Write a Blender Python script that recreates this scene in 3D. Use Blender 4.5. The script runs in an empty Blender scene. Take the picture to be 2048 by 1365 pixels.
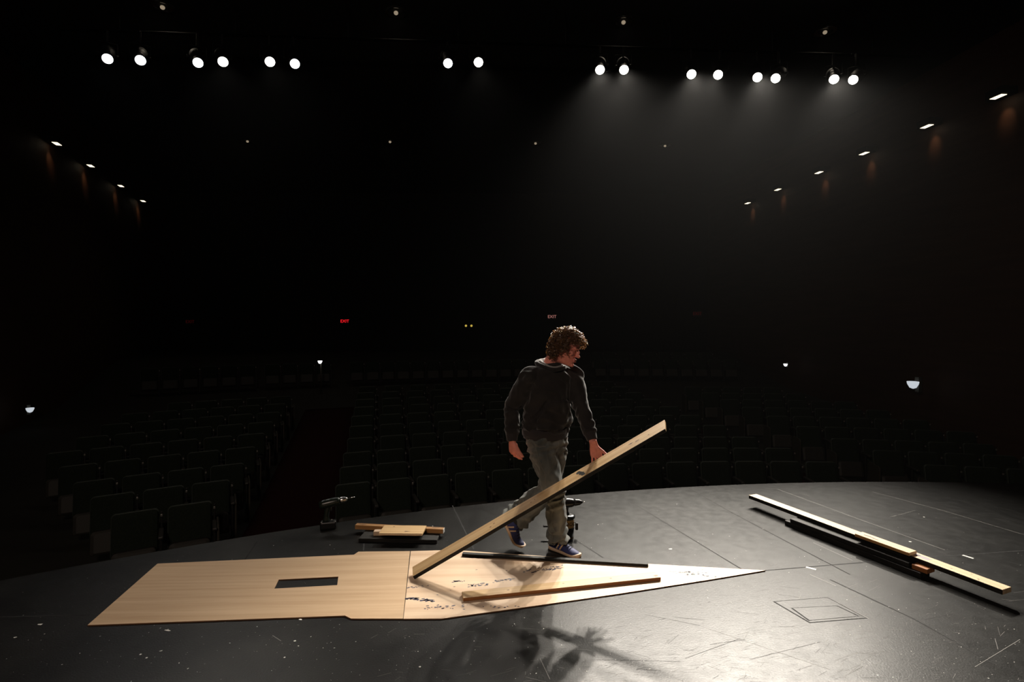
import bpy, bmesh, math, random
import numpy as np
from mathutils import Vector, Matrix, noise as mnoise

random.seed(7)
# ------------------------------------------------------------------ camera, world, light, exposure
F, H, HY, CXP = 1100.0, 1.67, 642.0, 1024.0          # focal length (px of 2048), eye height, horizon row, centre column
scn = bpy.context.scene
COL = scn.collection
cam_d = bpy.data.cameras.new('camera'); cam = bpy.data.objects.new('camera', cam_d); COL.objects.link(cam)
cam.location = (0, 0, H); cam.rotation_euler = (math.radians(90), 0, 0)
cam_d.sensor_width = 36.0; cam_d.lens = 36.0 * F / 2048.0
cam_d.shift_y = -(682.5 - HY) / 2048.0
cam_d.clip_end = 200
scn.camera = cam
world = bpy.data.worlds.new('world'); scn.world = world; world.use_nodes = True
world.node_tree.nodes['Background'].inputs[0].default_value = (0, 0, 0, 1)
world.node_tree.nodes['Background'].inputs[1].default_value = 0.0
_v = world.node_tree.nodes.new('ShaderNodeVolumeScatter'); _v.inputs['Density'].default_value = 0.00026; _v.inputs['Anisotropy'].default_value = 0.72   # thin haze added to imitate lens glare round the lamps
world.node_tree.links.new(_v.outputs[0], world.node_tree.nodes['World Output'].inputs['Volume'])
scn.view_settings.view_transform = 'Standard'; scn.view_settings.look = 'None'
scn.view_settings.gamma = 1.0; scn.view_settings.use_curve_mapping = False
scn.view_settings.exposure = 0.0
scn.cycles.use_denoising = True
scn.cycles.max_bounces = 5
scn.cycles.volume_bounces = 0
scn.cycles.use_adaptive_sampling = True
scn.cycles.adaptive_threshold = 0.06
scn.cycles.adaptive_min_samples = 16
scn.cycles.sample_clamp_indirect = 4.0

def area_light(name, loc, target, size, power, color):
    d = bpy.data.lights.new(name, 'AREA'); d.shape = 'RECTANGLE'; d.size, d.size_y = size
    d.energy = power; d.color = color
    o = bpy.data.objects.new(name, d); COL.objects.link(o); o.location = loc
    o.rotation_euler = (Vector(target) - Vector(loc)).to_track_quat('-Z', 'Y').to_euler()
    return o
# added fill light, unseen, above and behind the camera, brightens man and seats
area_light('front_fill_light', (-1.7, -1.5, 4.1), (0.6, 4.6, 0.7), (1.5, 0.5), 95.0, (1.0, 0.78, 0.64))

def spot_light(name, loc, target, power, angle, blend, color, radius=0.08):
    d = bpy.data.lights.new(name, 'SPOT'); d.energy = power; d.color = color
    d.spot_size = math.radians(angle); d.spot_blend = blend; d.shadow_soft_size = radius
    o = bpy.data.objects.new(name, d); COL.objects.link(o); o.location = loc
    o.rotation_euler = (Vector(target) - Vector(loc)).to_track_quat('-Z', 'Y').to_euler()
    return o

# ------------------------------------------------------------------ helpers
def fl(px, py, z=0.0):
    """the point at height z that the photograph shows at (px, py)"""
    d = F * (H - z) / (py - HY)
    return Vector(((px - CXP) * d / F, d, z))
def at(px, py, d):
    return Vector(((px - CXP) * d / F, d, H - (py - HY) * d / F))

def tag(o, label=None, cat=None, group=None, kind=None):
    if label: o['label'] = label
    if cat: o['category'] = cat
    if group: o['group'] = group
    if kind: o['kind'] = kind
    return o
def empty(name, loc, rz=0.0, **kw):
    o = bpy.data.objects.new(name, None); COL.objects.link(o); o.location = loc; o.rotation_euler = (0, 0, rz)
    o.empty_display_size = 0.1
    return tag(o, **kw)
def finish(name, bm, mats, parent=None, smooth=False, loc=None, rot=None):
    bmesh.ops.recalc_face_normals(bm, faces=bm.faces[:])
    me = bpy.data.meshes.new(name); bm.to_mesh(me); bm.free()
    if not isinstance(mats, (list, tuple)): mats = [mats]
    for m in mats: me.materials.append(m)
    if smooth:
        for p in me.polygons: p.use_smooth = True
    o = bpy.data.objects.new(name, me); COL.objects.link(o)
    if parent is not None: o.parent = parent
    if loc is not None: o.location = loc
    if rot is not None: o.rotation_euler = rot
    return o
def copy_tree(o, parent=None):
    c = o.copy(); COL.objects.link(c); c.parent = parent
    for ch in list(o.children): copy_tree(ch, c)
    return c

def box(bm, c, s, rot=None, bevel=0.0, mi=0, seg=2):
    t = bmesh.new(); bmesh.ops.create_cube(t, size=1.0)
    bmesh.ops.scale(t, vec=Vector(s), verts=t.verts[:])
    if bevel > 0:
        bmesh.ops.bevel(t, geom=t.edges[:], offset=bevel, segments=seg, profile=0.5, affect='EDGES')
    M = Matrix.Translation(Vector(c)) @ (rot.to_4x4() if rot is not None else Matrix.Identity(4))
    bmesh.ops.transform(t, matrix=M, verts=t.verts[:])
    merge(bm, t, mi)
def merge(bm, t, mi=None):
    vm = {v: bm.verts.new(v.co) for v in t.verts}
    for f in t.faces:
        try:
            nf = bm.faces.new([vm[v] for v in f.verts]); nf.material_index = f.material_index if mi is None else mi; nf.smooth = f.smooth
        except ValueError: pass
    t.free()
def cyl(bm, p0, p1, r0, r1=None, n=20, mi=0, cap=True):
    p0, p1 = Vector(p0), Vector(p1); r1 = r0 if r1 is None else r1
    q = (p1 - p0).to_track_quat('Z', 'Y'); rings = []
    for p, r in ((p0, r0), (p1, r1)):
        rings.append([bm.verts.new(p + q @ Vector((r * math.cos(2 * math.pi * i / n), r * math.sin(2 * math.pi * i / n), 0))) for i in range(n)])
    for i in range(n):
        f = bm.faces.new((rings[0][i], rings[0][(i + 1) % n], rings[1][(i + 1) % n], rings[1][i])); f.material_index = mi; f.smooth = True
    if cap:
        for r in rings: f = bm.faces.new(r); f.material_index = mi
def lathe(bm, prof, M=None, n=28, mi=0):
    """prof: (radius, z) pairs round local Z"""
    M = M or Matrix.Identity(4); rings = []
    for r, z in prof:
        rings.append([bm.verts.new(M @ Vector((max(r, 1e-4) * math.cos(2 * math.pi * i / n), max(r, 1e-4) * math.sin(2 * math.pi * i / n), z))) for i in range(n)])
    for a, b in zip(rings, rings[1:]):
        for i in range(n):
            f = bm.faces.new((a[i], a[(i + 1) % n], b[(i + 1) % n], b[i])); f.material_index = mi; f.smooth = True
    bm.faces.new(rings[0]).material_index = mi; bm.faces.new(rings[-1]).material_index = mi
def pipe(bm, pts, r, n=10, mi=0):
    loft(bm, [ring(p, t, r, r, Vector((0, 0, 1)) if abs(t.z) < 0.9 else Vector((1, 0, 0)), n) for p, t in with_tangents(pts)], mi)
def with_tangents(pts):
    pts = [Vector(p) for p in pts]; out = []
    for i, p in enumerate(pts):
        t = (pts[min(i + 1, len(pts) - 1)] - pts[max(i - 1, 0)]).normalized(); out.append((p, t))
    return out
def ring(c, t, a, b, side, n, sq=2.0, fn=None):
    s = (side - t * t.dot(side)).normalized(); f = t.cross(s); r = []
    for i in range(n):
        th = 2 * math.pi * i / n; ct, st = math.cos(th), math.sin(th)
        k = 1.0 if sq == 2.0 else 1.0 / ((abs(ct) ** sq + abs(st) ** sq) ** (1 / sq))
        e = fn(th) if fn else 0.0
        r.append(c + s * ((a + e) * ct * k) + f * ((b + e) * st * k))
    return r
def loft(bm, rings, mi=0, cap=True, closed=False):
    vs = [[bm.verts.new(p) for p in r] for r in rings]; n = len(vs[0])
    pairs = list(zip(vs, vs[1:])) + ([(vs[-1], vs[0])] if closed else [])
    for a, b in pairs:
        for i in range(n):
            f = bm.faces.new((a[i], a[(i + 1) % n], b[(i + 1) % n], b[i])); f.material_index = mi; f.smooth = True
    if cap and not closed:
        bm.faces.new(vs[0]).material_index = mi; bm.faces.new(vs[-1]).material_index = mi
def catmull(keys, sub):
    k = np.array(keys, float); out = []
    for i in range(len(k) - 1):
        p0, p1, p2, p3 = k[max(i - 1, 0)], k[i], k[i + 1], k[min(i + 2, len(k) - 1)]
        for j in range(sub):
            t = j / sub
            out.append(0.5 * ((2 * p1) + (-p0 + p2) * t + (2 * p0 - 5 * p1 + 4 * p2 - p3) * t * t + (-p0 + 3 * p1 - 3 * p2 + p3) * t ** 3))
    out.append(k[-1]); return out
def limb(bm, keys, side, sub=8, n=28, sq=2.0, fn=None):
    """keys: (point, a, b); fn(u 0..1, theta) adds to the radius"""
    d = catmull([(p[0], p[1], p[2], a, b) for p, a, b in keys], sub)
    pts = with_tangents([x[:3] for x in d]); N = len(d) - 1
    loft(bm, [ring(p, t, d[i][3], d[i][4], side, n, sq, (lambda th, u=i / N: fn(u, th)) if fn else None) for i, (p, t) in enumerate(pts)])
def blob(bm, c, r, M=None, n=16):
    t = bmesh.new(); bmesh.ops.create_uvsphere(t, u_segments=n, v_segments=n // 2 + 2, radius=1.0)
    bmesh.ops.scale(t, vec=Vector(r), verts=t.verts[:])
    if M is not None: bmesh.ops.transform(t, matrix=M, verts=t.verts[:])
    bmesh.ops.translate(t, vec=Vector(c), verts=t.verts[:]); merge(bm, t)
def remeshed(bm, voxel, smooth=2, base=Vector((0, 0, 0)), factor=0.5):
    """the union of everything in bm as one continuous surface, in coordinates about base"""
    bmesh.ops.recalc_face_normals(bm, faces=bm.faces[:])
    bmesh.ops.translate(bm, vec=-base, verts=bm.verts[:])
    me = bpy.data.meshes.new('tmp'); bm.to_mesh(me); bm.free()
    o = bpy.data.objects.new('tmp', me); COL.objects.link(o)
    m = o.modifiers.new('r', 'REMESH'); m.mode = 'VOXEL'; m.voxel_size = voxel; m.use_smooth_shade = True
    if smooth:
        s = o.modifiers.new('s', 'SMOOTH'); s.factor = factor; s.iterations = smooth
    dg = bpy.context.evaluated_depsgraph_get()
    out = bpy.data.meshes.new_from_object(o.evaluated_get(dg))
    bpy.data.objects.remove(o); bpy.data.meshes.remove(me)
    for p in out.polygons: p.use_smooth = True
    return out
def mesh_obj(name, me, mats, parent=None, loc=None):
    me.name = name; me.materials.clear()
    for m in (mats if isinstance(mats, (list, tuple)) else [mats]): me.materials.append(m)
    o = bpy.data.objects.new(name, me); COL.objects.link(o)
    if parent is not None: o.parent = parent
    if loc is not None: o.location = loc
    return o

# ------------------------------------------------------------------ materials
def mat(name, color, rough=0.6, metal=0.0, spec=0.5, noise=None, bump=None, rough_noise=None, sheen=0.0, emit=None, emit_s=0.0, sss=0.0):
    """noise: (scale xyz, second colour, amount, detail); bump: (scale, strength, distance); rough_noise: (scale, lo, hi)"""
    m = bpy.data.materials.new(name); m.use_nodes = True; nt = m.node_tree; N, L = nt.nodes, nt.links
    b = N['Principled BSDF']; b.inputs['Base Color'].default_value = (*color, 1); b.inputs['Roughness'].default_value = rough
    b.inputs['Metallic'].default_value = metal; b.inputs['Specular IOR Level'].default_value = spec
    if sheen: b.inputs['Sheen Weight'].default_value = sheen; b.inputs['Sheen Roughness'].default_value = 0.4
    if sss:
        b.inputs['Subsurface Weight'].default_value = sss; b.inputs['Subsurface Radius'].default_value = (0.012, 0.004, 0.002); b.inputs['Subsurface Scale'].default_value = 1.0
    if emit: b.inputs['Emission Color'].default_value = (*emit, 1); b.inputs['Emission Strength'].default_value = emit_s
    tc = N.new('ShaderNodeTexCoord')
    def tex(scale, detail=6):
        mp = N.new('ShaderNodeMapping'); L.new(tc.outputs['Object'], mp.inputs[0])
        mp.inputs['Scale'].default_value = scale if isinstance(scale, (tuple, list)) else (scale,) * 3
        t = N.new('ShaderNodeTexNoise'); t.inputs['Scale'].default_value = 1.0; t.inputs['Detail'].default_value = detail; L.new(mp.outputs[0], t.inputs['Vector']); return t
    if noise:
        t = tex(noise[0], noise[3] if len(noise) > 3 else 6); r = N.new('ShaderNodeMapRange'); L.new(t.outputs['Fac'], r.inputs[0])
        r.inputs[1].default_value = 0.35; r.inputs[2].default_value = 0.68; r.inputs[3].default_value = 0.0; r.inputs[4].default_value = noise[2]
        mx = N.new('ShaderNodeMix'); mx.data_type = 'RGBA'; L.new(r.outputs[0], mx.inputs[0]); mx.inputs[6].default_value = (*color, 1); mx.inputs[7].default_value = (*noise[1], 1)
        L.new(mx.outputs[2], b.inputs['Base Color'])
    if rough_noise:
        t = tex(rough_noise[0]); r = N.new('ShaderNodeMapRange'); L.new(t.outputs['Fac'], r.inputs[0]); r.inputs[1].default_value = 0.3; r.inputs[2].default_value = 0.7
        r.inputs[3].default_value = rough_noise[1]; r.inputs[4].default_value = rough_noise[2]; L.new(r.outputs[0], b.inputs['Roughness'])
    if bump:
        t = tex(bump[0]); bp = N.new('ShaderNodeBump'); bp.inputs['Strength'].default_value = bump[1]; bp.inputs['Distance'].default_value = bump[2]
        L.new(t.outputs['Fac'], bp.inputs['Height']); L.new(bp.outputs[0], b.inputs['Normal'])
    return m
def wood(name, c1, c2, c3, rough=0.55, scale=(1.5, 28, 28), ring=9.0, dist=4.0, rings=0.45):
    m = bpy.data.materials.new(name); m.use_nodes = True; nt = m.node_tree; N, L = nt.nodes, nt.links; b = N['Principled BSDF']
    b.inputs['Roughness'].default_value = rough; b.inputs['Specular IOR Level'].default_value = 0.35
    tc = N.new('ShaderNodeTexCoord')
    oi = N.new('ShaderNodeObjectInfo'); ad = N.new('ShaderNodeVectorMath'); ad.operation = 'ADD'; L.new(tc.outputs['Object'], ad.inputs[0]); L.new(oi.outputs['Random'], ad.inputs[1])
    mp = N.new('ShaderNodeMapping'); mp.inputs['Scale'].default_value = scale; L.new(ad.outputs[0], mp.inputs[0])
    n1 = N.new('ShaderNodeTexNoise'); n1.inputs['Scale'].default_value = 1.0; n1.inputs['Detail'].default_value = 8; n1.inputs['Roughness'].default_value = 0.65; L.new(mp.outputs[0], n1.inputs['Vector'])
    mp2 = N.new('ShaderNodeMapping'); mp2.inputs['Scale'].default_value = (scale[0] * 0.25, scale[1] * 0.2, scale[2] * 0.2); L.new(ad.outputs[0], mp2.inputs[0])
    wv = N.new('ShaderNodeTexWave'); wv.bands_direction = 'Y'; wv.inputs['Scale'].default_value = ring / 10; wv.inputs['Distortion'].default_value = dist; wv.inputs['Detail'].default_value = 3; wv.inputs['Detail Scale'].default_value = 1.2
    L.new(mp2.outputs[0], wv.inputs['Vector'])
    cr = N.new('ShaderNodeValToRGB'); cr.color_ramp.elements[0].position = 0.3; cr.color_ramp.elements[0].color = (*c2, 1); cr.color_ramp.elements[1].position = 0.7; cr.color_ramp.elements[1].color = (*c1, 1)
    L.new(n1.outputs['Fac'], cr.inputs[0])
    pw = N.new('ShaderNodeMath'); pw.operation = 'POWER'; pw.inputs[1].default_value = 3.0; L.new(wv.outputs['Fac'], pw.inputs[0])
    ml = N.new('ShaderNodeMath'); ml.operation = 'MULTIPLY'; ml.inputs[1].default_value = rings; L.new(pw.outputs[0], ml.inputs[0])
    mx = N.new('ShaderNodeMix'); mx.data_type = 'RGBA'; L.new(ml.outputs[0], mx.inputs[0]); L.new(cr.outputs[0], mx.inputs[6]); mx.inputs[7].default_value = (*c3, 1)
    L.new(mx.outputs[2], b.inputs['Base Color'])
    bp = N.new('ShaderNodeBump'); bp.inputs['Strength'].default_value = 0.15; bp.inputs['Distance'].default_value = 0.002; L.new(n1.outputs['Fac'], bp.inputs['Height']); L.new(bp.outputs[0], b.inputs['Normal'])
    return m

M = {}
M['ply'] = wood('plywood_pale', (0.60, 0.425, 0.265), (0.455, 0.30, 0.17), (0.40, 0.25, 0.135), 0.5, (0.9, 22, 22), 5, 9, .22)
M['ply_old'] = wood('plywood_used', (0.70, 0.53, 0.37), (0.55, 0.375, 0.235), (0.43, 0.25, 0.14), 0.5, (0.8, 16, 16), 5, 9, .30)
M['pine'] = wood('pine', (0.66, 0.46, 0.24), (0.50, 0.31, 0.13), (0.42, 0.24, 0.09), 0.5)
M['pine_pale'] = wood('pine_pale', (0.72, 0.56, 0.36), (0.60, 0.42, 0.24), (0.50, 0.34, 0.19), 0.5)
M['pine_old'] = wood('pine_old', (0.48, 0.27, 0.10), (0.30, 0.14, 0.045), (0.20, 0.08, 0.02), 0.5)
M['pine_red'] = wood('pine_red', (0.40, 0.17, 0.05), (0.28, 0.10, 0.03), (0.18, 0.06, 0.02), 0.5)
M['ply_edge'] = mat('plywood_edge', (0.10, 0.045, 0.02), 0.7, noise=((3, 3, 300), (0.22, 0.11, 0.05), 1.0))
M['black_paint'] = mat('black_paint', (0.006, 0.006, 0.006), 0.6, spec=0.2, noise=((6, 60, 60), (0.06, 0.055, 0.045), 0.3, 8))
M['floor'] = mat('stage_black', (0.006, 0.006, 0.0058), 0.4, spec=0.14, noise=((2.6, 2.6, 2.6), (0.014, 0.0138, 0.013), 1.0, 14), rough_noise=((14, 14, 14), 0.325, 0.385), bump=((110, 110, 110), 0.22, 0.003))
M['seam'] = mat('seam_dark', (0.002, 0.002, 0.002), 0.9)
M['scuff'] = mat('scuff_grey', (0.16, 0.15, 0.14), 0.6)
M['scuff_dark'] = mat('scratch_dark', (0.006, 0.006, 0.006), 0.8)
M['fleck'] = mat('fleck_white', (0.70, 0.68, 0.64), 0.6)
M['blue_paint'] = mat('blue_paint', (0.016, 0.014, 0.05), 0.5)
M['stain'] = mat('violet_stain', (0.33, 0.28, 0.30), 0.6)
M['knot'] = mat('knot_brown', (0.11, 0.045, 0.015), 0.6)
M['skin'] = mat('skin', (0.70, 0.25, 0.185), 0.5, spec=0.4, noise=((40, 40, 40), (0.56, 0.19, 0.13), 0.6), sss=0.12)
M['lip'] = mat('lip', (0.30, 0.085, 0.07), 0.45)
M['eye_white'] = mat('eye_white', (0.6, 0.56, 0.52), 0.2)
M['iris'] = mat('iris', (0.02, 0.012, 0.008), 0.2)
M['lash'] = mat('lash', (0.02, 0.009, 0.006), 0.6)
M['nail'] = mat('nail', (0.62, 0.34, 0.27), 0.3)
M['hair'] = mat('hair', (0.034, 0.018, 0.008), 0.30, spec=1.0, noise=((30, 30, 30), (0.10, 0.05, 0.018), 0.8))
def add_translucency(m, color, amount):
    nt = m.node_tree; N, L = nt.nodes, nt.links; out = N['Material Output']; b = N['Principled BSDF']
    t = N.new('ShaderNodeBsdfTranslucent'); t.inputs[0].default_value = (*color, 1); mx = N.new('ShaderNodeMixShader'); mx.inputs[0].default_value = amount
    L.new(b.outputs[0], mx.inputs[1]); L.new(t.outputs[0], mx.inputs[2]); L.new(mx.outputs[0], out.inputs[0])
add_translucency(M['hair'], (.85, .52, .20), .34)
M['hoodie'] = mat('hoodie_charcoal', (0.0125, 0.0108, 0.0102), 0.9, spec=0.2, noise=((14, 14, 14), (0.022, 0.019, 0.0175), 0.8), bump=((420, 420, 420), 0.25, 0.002), sheen=0.32)
M['rib'] = mat('rib_knit', (0.024, 0.020, 0.020), 0.9, spec=0.2, bump=((500, 500, 60), 0.4, 0.002), sheen=0.25)
M['lining'] = mat('hood_lining', (0.22, 0.21, 0.20), 0.85, spec=0.2, sheen=0.3)
M['jeans'] = mat('denim', (0.046, 0.051, 0.048), 0.8, spec=0.25, noise=((7, 7, 4), (0.165, 0.17, 0.15), 0.9, 8), bump=((320, 320, 320), 0.25, 0.002), sheen=0.2)
M['stitch'] = mat('denim_stitch', (0.17, 0.15, 0.115), 0.8)
M['navy'] = mat('shoe_navy', (0.012, 0.020, 0.11), 0.7, bump=((300, 300, 300), 0.3, 0.002), sheen=0.2)
M['shoe_black'] = mat('shoe_black', (0.008, 0.008, 0.01), 0.7)
M['cream'] = mat('shoe_cream', (0.55, 0.40, 0.27), 0.6)
M['seat_fab'] = mat('seat_fabric', (0.015, 0.0215, 0.0145), 0.95, spec=0.15, noise=((60, 60, 60), (0.024, 0.032, 0.022), 0.8))
M['seat_shell'] = mat('seat_shell', (0.046, 0.060, 0.048), 0.5)
M['seat_pan'] = mat('seat_pan', (0.030, 0.028, 0.022), 0.6)
M['seat_metal'] = mat('seat_standard', (0.011, 0.011, 0.010), 0.5)
M['seat_arm'] = mat('seat_armrest', (0.030, 0.028, 0.024), 0.45)
M['seat_panel'] = mat('seat_end_panel', (0.050, 0.046, 0.034), 0.6)
M['plate'] = mat('number_plate', (0.35, 0.34, 0.31), 0.35, metal=0.6)
M['house'] = mat('house_concrete', (0.018, 0.016, 0.012), 0.9, noise=((1.5, 1.5, 1.5), (0.028, 0.025, 0.018), 0.8))
M['carpet'] = mat('aisle_carpet_red', (0.034, 0.007, 0.006), 0.98, spec=0.1, noise=((80, 80, 80), (0.022, 0.006, 0.005), 0.8))
M['wall'] = mat('wall_brown', (0.065, 0.030, 0.016), 0.7, noise=((0.6, 0.6, 6), (0.045, 0.02, 0.011), 0.7))
M['wall_dark'] = mat('wall_black', (0.008, 0.008, 0.008), 0.9)
M['ceil'] = mat('ceiling_black', (0.009, 0.009, 0.009), 0.9)
M['iron'] = mat('lamp_housing', (0.008, 0.008, 0.008), 0.6, spec=0.3)
M['pipe_black'] = mat('pipe_black', (0.0015, 0.0015, 0.0015), 0.95, spec=0.05)
M['chrome'] = mat('reflector', (0.75, 0.74, 0.72), 0.22, metal=1.0)
M['lens'] = mat('lens_lit', (1, 1, 1), 0.3, emit=(1.0, 0.94, 0.84), emit_s=14.0)
M['lens_cool'] = mat('lens_lit_cool', (1, 1, 1), 0.3, emit=(0.90, 0.96, 1.0), emit_s=5.0)
M['sconce'] = mat('sconce_lit', (1, 1, 1), 0.4, emit=(1.0, 0.86, 0.62), emit_s=1.7)
M['bulb'] = mat('bulb_added_glow', (1, 1, 1), 0.4, emit=(1.0, 0.8, 0.55), emit_s=0.25)  # faint glow added to the ceiling downlights, which are unlit
M['globe'] = mat('globe_lit', (1, 1, 1), 0.4, emit=(0.85, 0.92, 1.0), emit_s=0.62)
M['globe_hot'] = mat('globe_bright', (1, 1, 1), 0.4, emit=(0.97, 0.98, 1.0), emit_s=1.3)
M['exit_hot'] = mat('exit_red', (0.3, 0, 0), 0.5, emit=(1.0, 0.012, 0.02), emit_s=1.1)
M['exit_dim'] = mat('exit_red_dim', (0.1, 0, 0), 0.5, emit=(1.0, 0.05, 0.05), emit_s=0.018)
M['exit_mid'] = mat('exit_pale', (0.3, 0.1, 0.1), 0.5, emit=(1.0, 0.42, 0.36), emit_s=0.35)
M['exit_box'] = mat('exit_box', (0.02, 0.018, 0.018), 0.6)
M['amber'] = mat('amber_lamp', (0.3, 0.25, 0.02), 0.4, emit=(1.0, 0.72, 0.12), emit_s=0.55)
M['tool_black'] = mat('tool_black', (0.008, 0.008, 0.008), 0.28)
M['tool_tan'] = mat('tool_tan', (0.55, 0.33, 0.12), 0.5, noise=((30, 30, 30), (0.30, 0.17, 0.06), 0.7))
M['tool_green'] = mat('tool_grey_green', (0.010, 0.016, 0.011), 0.3)
M['steel'] = mat('steel', (0.6, 0.6, 0.58), 0.25, metal=1.0)

# ------------------------------------------------------------------ the setting
CC = Vector((3.9, -7.3))                      # the centre the stage lip and the rows of seats are curved about
R_LIP, R0, ROW = 13.0, 16.0, 0.93
def arc_pt(r, phi, z=0.0): return Vector((CC.x + r * math.sin(phi), CC.y + r * math.cos(phi), z))
def floor_z(r):
    i = (r - R0) / ROW
    if i <= 2: return -1.42
    if i <= 10.5: return -1.42 + 0.052 * (i - 2)
    z = -1.42 + 0.052 * 8.5
    r1 = R0 + 10.5 * ROW
    if r <= 28.3: return z + (r - r1) / (28.3 - r1) * (-0.80 - z)
    return -0.80 + (r - 28.3) * 0.22

bm = bmesh.new()
top, bot = [], []
phis = [math.radians(-66 + 132 * i / 120) for i in range(121)]
outline = [arc_pt(R_LIP, p) for p in phis] + [Vector((16, -4.5, 0)), Vector((-8.2, -4.5, 0))]
top = [bm.verts.new(p) for p in outline]; bot = [bm.verts.new((p.x, p.y, -1.5)) for p in outline]
bm.faces.new(top); bm.faces.new(bot[::-1])
for i in range(len(top)):
    j = (i + 1) % len(top); bm.faces.new((top[i], bot[i], bot[j], top[j]))
stage = finish('floor', bm, M['floor']); tag(stage, 'scuffed black painted stage floor with a curved front lip', 'floor', kind='structure')

def strip(bm, a, b, w, z, mi=0):
    a, b = Vector((a[0], a[1], z)), Vector((b[0], b[1], z)); d = (b - a); n = Vector((-d.y, d.x, 0)).normalized() * w / 2
    f = bm.faces.new([bm.verts.new(v) for v in (a + n, a - n, b - n, b + n)]); f.material_index = mi
def px_line(bm, pts, w, z=0.0006, mi=0):
    q = [fl(*p) for p in pts]
    for a, b in zip(q, q[1:]): strip(bm, a, b, w, z, mi)
bm = bmesh.new()
for pts in ([(1530, 1142), (1770, 1122), (2048, 1102)], [(905, 1012), (948, 1100)], [(1128, 1066), (1206, 1116)], [(1228, 984), (1486, 1141)],
            [(1378, 977), (1460, 1024), (1560, 1077), (1700, 1150)], 
            [(514, 1084), (490, 1120)], [(729, 1070), (727, 1102)], [(0, 1235), (180, 1231)], [(1660, 1160), (1830, 1240), (1990, 1330)]):
    px_line(bm, pts, 0.0095)
finish('panel_seams', bm, M['seam'], stage)
bm = bmesh.new()                              # worn scratches and the dried paint spattered on the boards
def fleck(bm, c, r, z, mi, el=1.0, ang=0.0, k=7):
    vs = []
    for i in range(k):
        th = 2 * math.pi * i / k; rr = r * random.uniform(0.55, 1.15); x, y = rr * el * math.cos(th), rr * math.sin(th)
        vs.append(bm.verts.new((c.x + x * math.cos(ang) - y * math.sin(ang), c.y + x * math.sin(ang) + y * math.cos(ang), z)))
    bm.faces.new(vs).material_index = mi
for pts, w, mi in (([(1620, 1150), (1672, 1173)], .006, 0), ([(1626, 1086), (1705, 1122)], .005, 0), ([(1655, 1196), (1737, 1238)], .006, 0), ([(1612, 1135), (1632, 1140)], .02, 1), ([(1925, 1111), (1947, 1118)], .02, 1),
                   ([(545, 1272), (562, 1283)], .004, 0), ([(1555, 979), (1720, 1040), (1890, 1101)], .005, 0), ([(1743, 984), (1890, 1023), (2060, 1074)], .005, 0), ([(1780, 1035), (1830, 1022)], .003, 0), ([(1950, 1335), (2040, 1280)], .0025, 0), ([(1990, 1278), (1996, 1300)], .002, 0),
                   ([(1290, 1230), (1400, 1252)], .0016, 2), ([(1345, 1235), (1410, 1241)], .0016, 2), ([(1180, 1320), (1360, 1324)], .0016, 2), ([(1420, 1290), (1490, 1280)], .0016, 2), ([(1080, 1318), (1100, 1360)], .002, 0),
                   ([(1410, 1256), (1660, 1340)], .0018, 0), ([(1370, 1318), (1480, 1278)], .0016, 2), ([(1500, 1320), (1640, 1285)], .0016, 2), ([(1300, 1190), (1360, 1198)], .0016, 0), ([(1850, 1240), (1905, 1228)], .004, 2)):
    px_line(bm, pts, w, 0.0008, mi)
for px, py, r, el in ((80, 1250, .010, 1.8), (336, 1262, .009, 2.6), (30, 1276, .006, 1.5), (590, 1283, .006, 1.6), (597, 1293, .005, 1.0), (569, 1316, .005, 1.2), (322, 1303, .005, 1.6), (281, 1310, .006, 1), (293, 1317, .006, 1),
                      (768, 1216, .005, 1), (601, 1240, .008, 2), (840, 1335, .006, 1), (1340, 1099, .010, 1.6), (1820, 1084, .010, 1.2), (1848, 1035, .008, 1), (660, 1091, .006, 1), (547, 1092, .006, 1), (865, 1053, .006, 1), (1196, 1050, .006, 1)):
    fleck(bm, fl(px, py), r, 0.001, 1, el, random.uniform(-.3, .6))
for i in range(1100):
    px, py = random.uniform(0, 2048), 1000 + 365 * random.random() ** 0.8
    c = fl(px, py)
    if (c.xy - CC).length > R_LIP - .1: continue
    fleck(bm, c, random.choice((.001, .0012, .0014, .002, .0026)), 0.0009, random.choice((1, 1, 0, 0)), random.uniform(1, 2.2), random.uniform(0, 3.1), 6)
for i in range(520):                          # fine scratches from dragged scenery, most of them near the front
    c = fl(random.gauss(1500, 330), random.uniform(1160, 1365)); a = random.gauss(0.25, 0.45); l = random.uniform(.015, .06) if random.random() < .7 else random.uniform(.06, .14)
    strip(bm, c, c + Vector((math.cos(a) * l, math.sin(a) * l, 0)), random.uniform(.0006, .0014), 0.0007, random.choice((0, 0, 2)))
finish('paint_flecks_and_scratches', bm, [M['scuff'], M['fleck'], M['scuff_dark']], stage)

bm = bmesh.new()                              # the sloping auditorium floor
rs = [12.9, 14, 15, 16, 17, 18, 19, 20, 21, 22, 23, 24, 25, 25.8, 28.3, 29, 30, 31, 32, 33, 34.5, 36, 40]
NP = 60; pa = [math.radians(-62 + 104 * i / NP) for i in range(NP + 1)]
g = [[bm.verts.new(arc_pt(r, p, floor_z(min(r, 33)))) for p in pa] for r in rs]
for a, b in zip(g, g[1:]):
    for i in range(NP): bm.faces.new((a[i], a[i + 1], b[i + 1], b[i]))
hf = finish('floor_audience', bm, M['house'], smooth=True); tag(hf, 'dark sloping floor under the rows of theatre seats', 'floor', kind='structure')

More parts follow.
